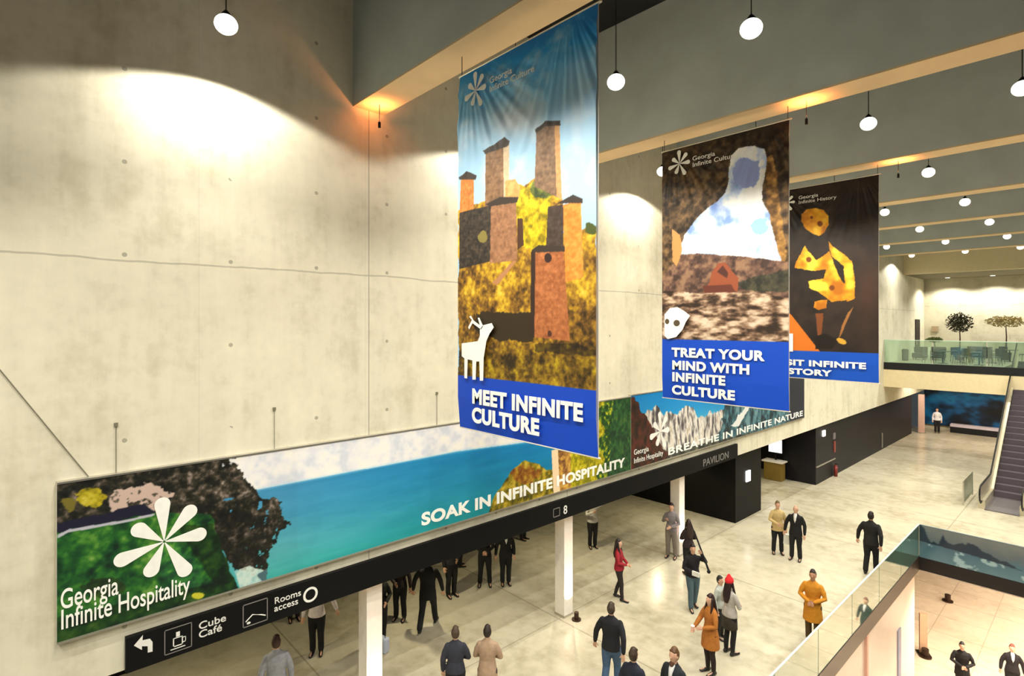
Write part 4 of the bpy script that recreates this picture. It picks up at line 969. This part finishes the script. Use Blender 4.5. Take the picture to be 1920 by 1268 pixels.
    # --- hair / hat
    if hair != 'bald':
        mb = MB(); hm = mat('hair %s' % (haircol,), haircol, .6, noise=.3, nscale=60)
        mb.loft([HV(0, -.022, 1.625), HV(0, -.018, 1.68), HV(0, -.006, 1.735)], [(.080*k, .076*k), (.083*k, .088*k), (.062*k, .072*k)], 14)
        mb.loft([HV(-.04, .050, 1.732), HV(.04, .050, 1.732)], [.022*k, .022*k], 10)
        if hair == 'long':
            mb.loft([HV(0, -.045, 1.66), HV(0, -.08, 1.52), HV(0, -.115, 1.36), HV(0, -.12, 1.24)], [(.085*k, .06*k), (.10*k, .05*k), (.10*k, .045*k), (.06*k, .03*k)], 14)
            for s in (-1, 1): mb.loft([HV(s*.072, .01, 1.68), HV(s*.088, .02, 1.55), HV(s*.10, .07, 1.40)], [.024*k, .03*k, .022*k], 10)
        link('hair', remesh(mb, .012*k, 'hair', 2), hm, t, True)
    if hair == 'beard':
        pass
    if hat:
        mb = MB().loft([HV(0, -.01, 1.69), HV(0, -.012, 1.74), HV(0, -.018, 1.785)], [(.094*k, .104*k), (.094*k, .10*k), (.06*k, .065*k)], 16)
        mb.ball(HV(0, -.02, 1.83), (.035*k, .035*k, .035*k))
        link('beanie_hat', mb.mesh('hat'), mat('cloth %s' % (hat,), hat, .9), t, True)
    t['_k'] = k
    def world_pt(x, y, zz): return Matrix.Translation(t.location) @ Matrix.Rotation(face-PI/2, 4, 'Z') @ V(x, y, zz)
    hands = {s: Matrix.Translation(t.location) @ Matrix.Rotation(face-PI/2, 4, 'Z') @ (A[s][2]+(A[s][2]-A[s][1]).normalized()*.08*k) for s in (-1, 1)}
    del t['_k']
    return t, world_pt, hands
# headings: degrees in the ground plane; TOCAM looks at the camera, AWAY walks from it
def heading(feet, deg): return math.atan2(-feet[1], -feet[0])+math.radians(deg)      # 0 = towards camera, + turns to the person's left
def stand(u, v, deg, label, **kw):
    z = kw.get('z', 0); p = on_z(u, v, z); return person((p.x, p.y), heading(p, deg), label, **kw)
K = (18, 18, 20)
# open floor
stand(1111, 1027, 20, 'person in pale grey shirt and black trousers just below the black sign, arms raised', top=(186, 182, 176), legs=K, arms=('head', 'phone'), H=1.74)
stand(1161, 1124, 75, 'woman in a dark red jacket and black trousers with long dark hair standing alone', top=(150, 26, 40), legs=(34, 26, 26), arms=('front', 'front'), hair='long', female=True, H=1.66, stride=.25, lean=-.03)
stand(1259, 1046, -15, 'man in grey shirt and grey trousers leaning by the far pale column', top=(126, 120, 122), legs=(124, 116, 108), arms=('front', 'phone'), H=1.78, spread=.03)
stand(1291, 1078, 200, 'woman with long dark hair and black jacket behind the man carrying a tripod', top=(40, 26, 26), legs=K, hair='long', haircol=(44, 26, 20), arms=('front', 'front'), female=True, H=1.68)
a, wp, hd = stand(1299, 1141, 20, 'man in black jacket and blue-grey jeans walking with a tripod on his shoulder', top=(26, 20, 26), legs=(76, 98, 108), arms=('up', 'front'), stride=.25, H=1.72, hair='short', build=1.08)
p = wp(-.22, .10, 1.56)
tp = empty('tripod', p, 0, 'thin dark folded tripod carried on a shoulder', 'tripod')
dirv = (on_y(1302, 975, p.y+.3)-on_y(1325, 1037, p.y+.05)).normalized()
MB().loft([dirv*-.45, dirv*.85], [.018, .014], 8).build('leg', M_darkmetal, tp); MB().loft([dirv*-.42+Vector((.03, 0, 0)), dirv*.6+Vector((.02, 0, 0))], [.014, .012], 8).build('leg', M_darkmetal, tp); MB().ball(dirv*-.47, (.05, .05, .05)).build('head_plate', M_darkmetal, tp)
q = hd[1]; tag(MB().box(q.x-.10, q.x+.10, q.y-.06, q.y-.02, q.z-.03, q.z+.09).build('paper_sheet', M_ivory), 'small white paper held at the waist by the man with the tripod', 'paper')
a, wp, hd = stand(1458, 1038, 10, 'person in a pale yellow coat and black trousers beside the man in black suit', top=(206, 180, 124), legs=K, arms=('down', 'front'), H=1.74, coat=.10, hair='short', haircol=(110, 84, 50), spread=.03)
q = hd[-1]; bg = empty('carrier_bag', (q.x, q.y, q.z-.42), 0, 'small white carrier bag hanging from the hand of the person in yellow', 'bag')
MB().box(-.12, .12, -.05, .05, 0, .32).build('bag_body', M_ivory, bg); MB().loft([(-.07, 0, .31), (-.03, 0, .42), (.03, 0, .42), (.07, 0, .31)], [.006]*4, 6).build('handle', M_ivory, bg)
stand(1492, 1050, -12, 'bald man in black suit with white collar facing the camera', top=K, legs=K, arms=('down', 'side'), H=1.76, hair='bald', skin=0, shirt=(240, 238, 236), spread=.03, build=1.08)
stand(1633, 1075, 165, 'man in dark suit walking away, his legs partly behind the glass railing', top=(24, 22, 20), legs=(20, 18, 18), arms=('side', 'back'), stride=.3, H=1.88, build=1.15, coat=.06)
stand(1524, 1205, -8, 'person in a mustard coat with hands clasped, behind the glass railing', top=(204, 134, 30), legs=(80, 60, 30), arms=('front', 'front'), coat=.34, H=1.74, haircol=(40, 26, 18), skin=1, build=1.08)
stand(1146, 1296, 165, 'man in black jacket and blue jeans walking away from the camera', top=(20, 22, 28), legs=(66, 92, 122), arms=('side', 'back'), stride=.35, H=1.84, build=1.14, haircol=(66, 52, 40), coat=.04)
stand(1188, 1400, 150, 'person in navy jacket with pale collar at the bottom edge, face turned away', top=(28, 32, 48), legs=K, H=1.78, haircol=(64, 48, 36), shirt=(230, 230, 232))
a, wp, hd = stand(1264, 1408, -35, 'bearded man in dark suit and white shirt at the bottom edge looking left', top=(30, 36, 42), legs=K, H=1.84, haircol=(96, 66, 40), shirt=(240, 240, 240), skin=0)
MB().loft([(0, .085, 1.575), (0, .06, 1.60)], [(.04, .03), (.05, .04)], 10).build('beard', mat('beard brown', (92, 60, 42), .8), a, True)
a, wp, hd = stand(1332, 1262, -50, 'woman in a long tan coat with long dark hair holding out a pink cup', top=(176, 108, 40), legs=(34, 22, 20), arms=('front', 'fwd'), hair='long', haircol=(44, 22, 18), coat=.30, female=True, H=1.72)
q = hd[1]; cu = empty('paper_cup', (q.x, q.y, q.z-.03), 0, 'small pink paper cup held by the woman in the tan coat', 'cup'); MB().cyl(0, 0, -.02, .10, .032, .042).build('cup', mat('pink cup', (240, 190, 176), .6), cu); MB().cyl(0, 0, .10, .112, .045).build('lid', M_ivory, cu)
stand(1368, 1226, 140, 'woman in a red beanie with grey top, dark skirt and black boots', top=(178, 172, 164), legs=K, arms=('front', 'front'), hair='long', haircol=(40, 20, 20), hat=(226, 40, 46), female=True, H=1.76, skirt=(54, 48, 38), skin=2)
stand(1350, 1196, 60, 'person in pale jacket half hidden left of the woman in the red beanie', top=(180, 186, 178), legs=(44, 42, 38), arms=('front', 'down'), H=1.50, haircol=(40, 40, 34))
# near the bottom edge
stand(854, 1345, 175, 'person in dark vest with grey straps seen from behind at the bottom edge', top=(44, 46, 58), legs=K, arms=('down', 'front'), H=1.76, haircol=(70, 54, 40))
stand(914, 1342, 170, 'person in tan coat seen from behind at the bottom edge beside the dark vest', top=(168, 140, 116), legs=(70, 60, 52), arms=('front', 'front'), H=1.76, coat=.2, haircol=(38, 26, 22))
stand(518, 1372, 178, 'man in light grey jacket seen from behind at the lower left', top=(150, 152, 160), legs=(60, 60, 66), H=1.80, haircol=(60, 36, 28), build=1.05)
# under the wall, heads hidden by the sign
stand(594, 1226, -10, 'person in white shirt and black trousers under the letter O of the sign', top=(222, 212, 216), legs=K, arms=('wide', 'side'), H=1.76)
stand(551, 1163, 10, 'person almost hidden behind the sign, only a dark coat hem showing', top=K, legs=K, H=1.72, arms=('down', 'down'))
stand(712, 1207, 25, 'person in black right beside the nearest pale column', top=K, legs=K, arms=('front', 'down'), H=1.74, coat=.1)
q = on_z(718, 1222); t = empty('carrier_bag', (q.x, q.y, 0), .3, 'pale blue bag standing on the floor beside the nearest column', 'bag'); bevel(MB().box(-.14, .14, -.09, .09, 0, .34).build('bag_body', mat('pale blue cloth', (190, 200, 224), .7), t), .04); MB().loft([(-.08, 0, .33), (-.04, 0, .44), (.04, 0, .44), (.08, 0, .33)], [.008]*4, 6).build('handle', K and M_darkmetal, t)
stand(750, 1162, -20, 'person in black with a brown scarf left of the man with legs apart', top=(30, 22, 22), legs=K, arms=('side', 'front'), H=1.70, shirt=(150, 80, 70), spread=.02)
stand(802, 1178, 170, 'person in a wide black coat striding, legs apart, below the sign', top=K, legs=K, arms=('side', 'side'), coat=.16, stride=.55, spread=.05, H=1.84, build=1.2)
stand(846, 1118, 30, 'person in black close behind the striding black coat', top=(22, 20, 24), legs=K, arms=('front', 'down'), H=1.80)
stand(909, 1098, 0, 'person in black suit with a bright shirt, left of a pair under the sign', top=K, legs=K, arms=('front', 'front'), H=1.76, shirt=(230, 230, 230), spread=.05)
stand(948, 1096, 10, 'person in black suit with open white shirt, right of a pair under the sign', top=K, legs=K, arms=('down', 'side'), H=1.76, shirt=(240, 240, 240))
stand(862, 1062, 100, 'person mostly hidden by the sign beyond the pair in suits, dark coat', top=K, legs=K, arms=('front', 'down'), H=1.76, coat=.3)
stand(981, 1012, 60, 'person hidden by the sign, only dark trousers showing near the middle column', top=K, legs=K, H=1.74)
# lower level
stand(1804, 1305, 10, 'person in a black coat on the lower floor seen through the opening', top=(26, 22, 24), legs=K, arms=('front', 'front'), H=1.76, z=LZ, coat=.2, build=1.15, haircol=(24, 18, 16))
stand(1898, 1310, 10, 'person in black jacket and white shirt on the lower floor at the right edge', top=(30, 24, 26), legs=K, arms=('side', 'side'), H=1.76, z=LZ, shirt=(240, 236, 236), haircol=(120, 60, 50))
# far end
stand(1757, 812, 0, 'tiny person in white shirt far away in front of the blue mural', top=(226, 226, 236), legs=(24, 22, 30), H=1.74, arms=('down', 'down'))

# ------------------------------------------------------------------ lettering: one mesh per word
def split_words(o):
    me = o.data; n = len(me.vertices); par = list(range(n))
    def find(a):
        while par[a] != a: par[a] = par[par[a]]; a = par[a]
        return a
    for e in me.edges:
        a, b = find(e.vertices[0]), find(e.vertices[1])
        if a != b: par[a] = b
    isl = {}
    for i in range(n): isl.setdefault(find(i), []).append(i)
    bb = []
    for vs in isl.values():
        P = [me.vertices[i].co for i in vs]; bb.append([[min(p[k] for p in P) for k in range(3)], [max(p[k] for p in P) for k in range(3)], vs])
    hgt = max(b[1][2]-b[0][2] for b in bb); ax = 1 if abs(me.vertices[0].co.x-me.vertices[-1].co.x) < .02 else 0
    groups = [[b] for b in bb]; done = False
    while not done:
        done = True
        for i in range(len(groups)):
            for j in range(i+1, len(groups)):
                near = any(max(a[0][ax]-b[1][ax], b[0][ax]-a[1][ax]) < .16*hgt and max(a[0][2]-b[1][2], b[0][2]-a[1][2]) < .12*hgt for a in groups[i] for b in groups[j])
                if near: groups[i] += groups[j]; groups.pop(j); done = False; break
            if not done: break
    if len(groups) < 2: return
    for g in groups:
        keep = set(i for b in g for i in b[2]); m2 = me.copy(); bm = bmesh.new(); bm.from_mesh(m2)
        bm.verts.ensure_lookup_table(); bmesh.ops.delete(bm, geom=[v for v in bm.verts if v.index not in keep], context='VERTS'); bm.to_mesh(m2); bm.free()
        q = o.copy(); q.data = m2; q.name = 'lettering'; COL.objects.link(q)
    bpy.data.objects.remove(o)
for o in [o for o in bpy.data.objects if o.name.startswith('lettering')]: split_words(o)
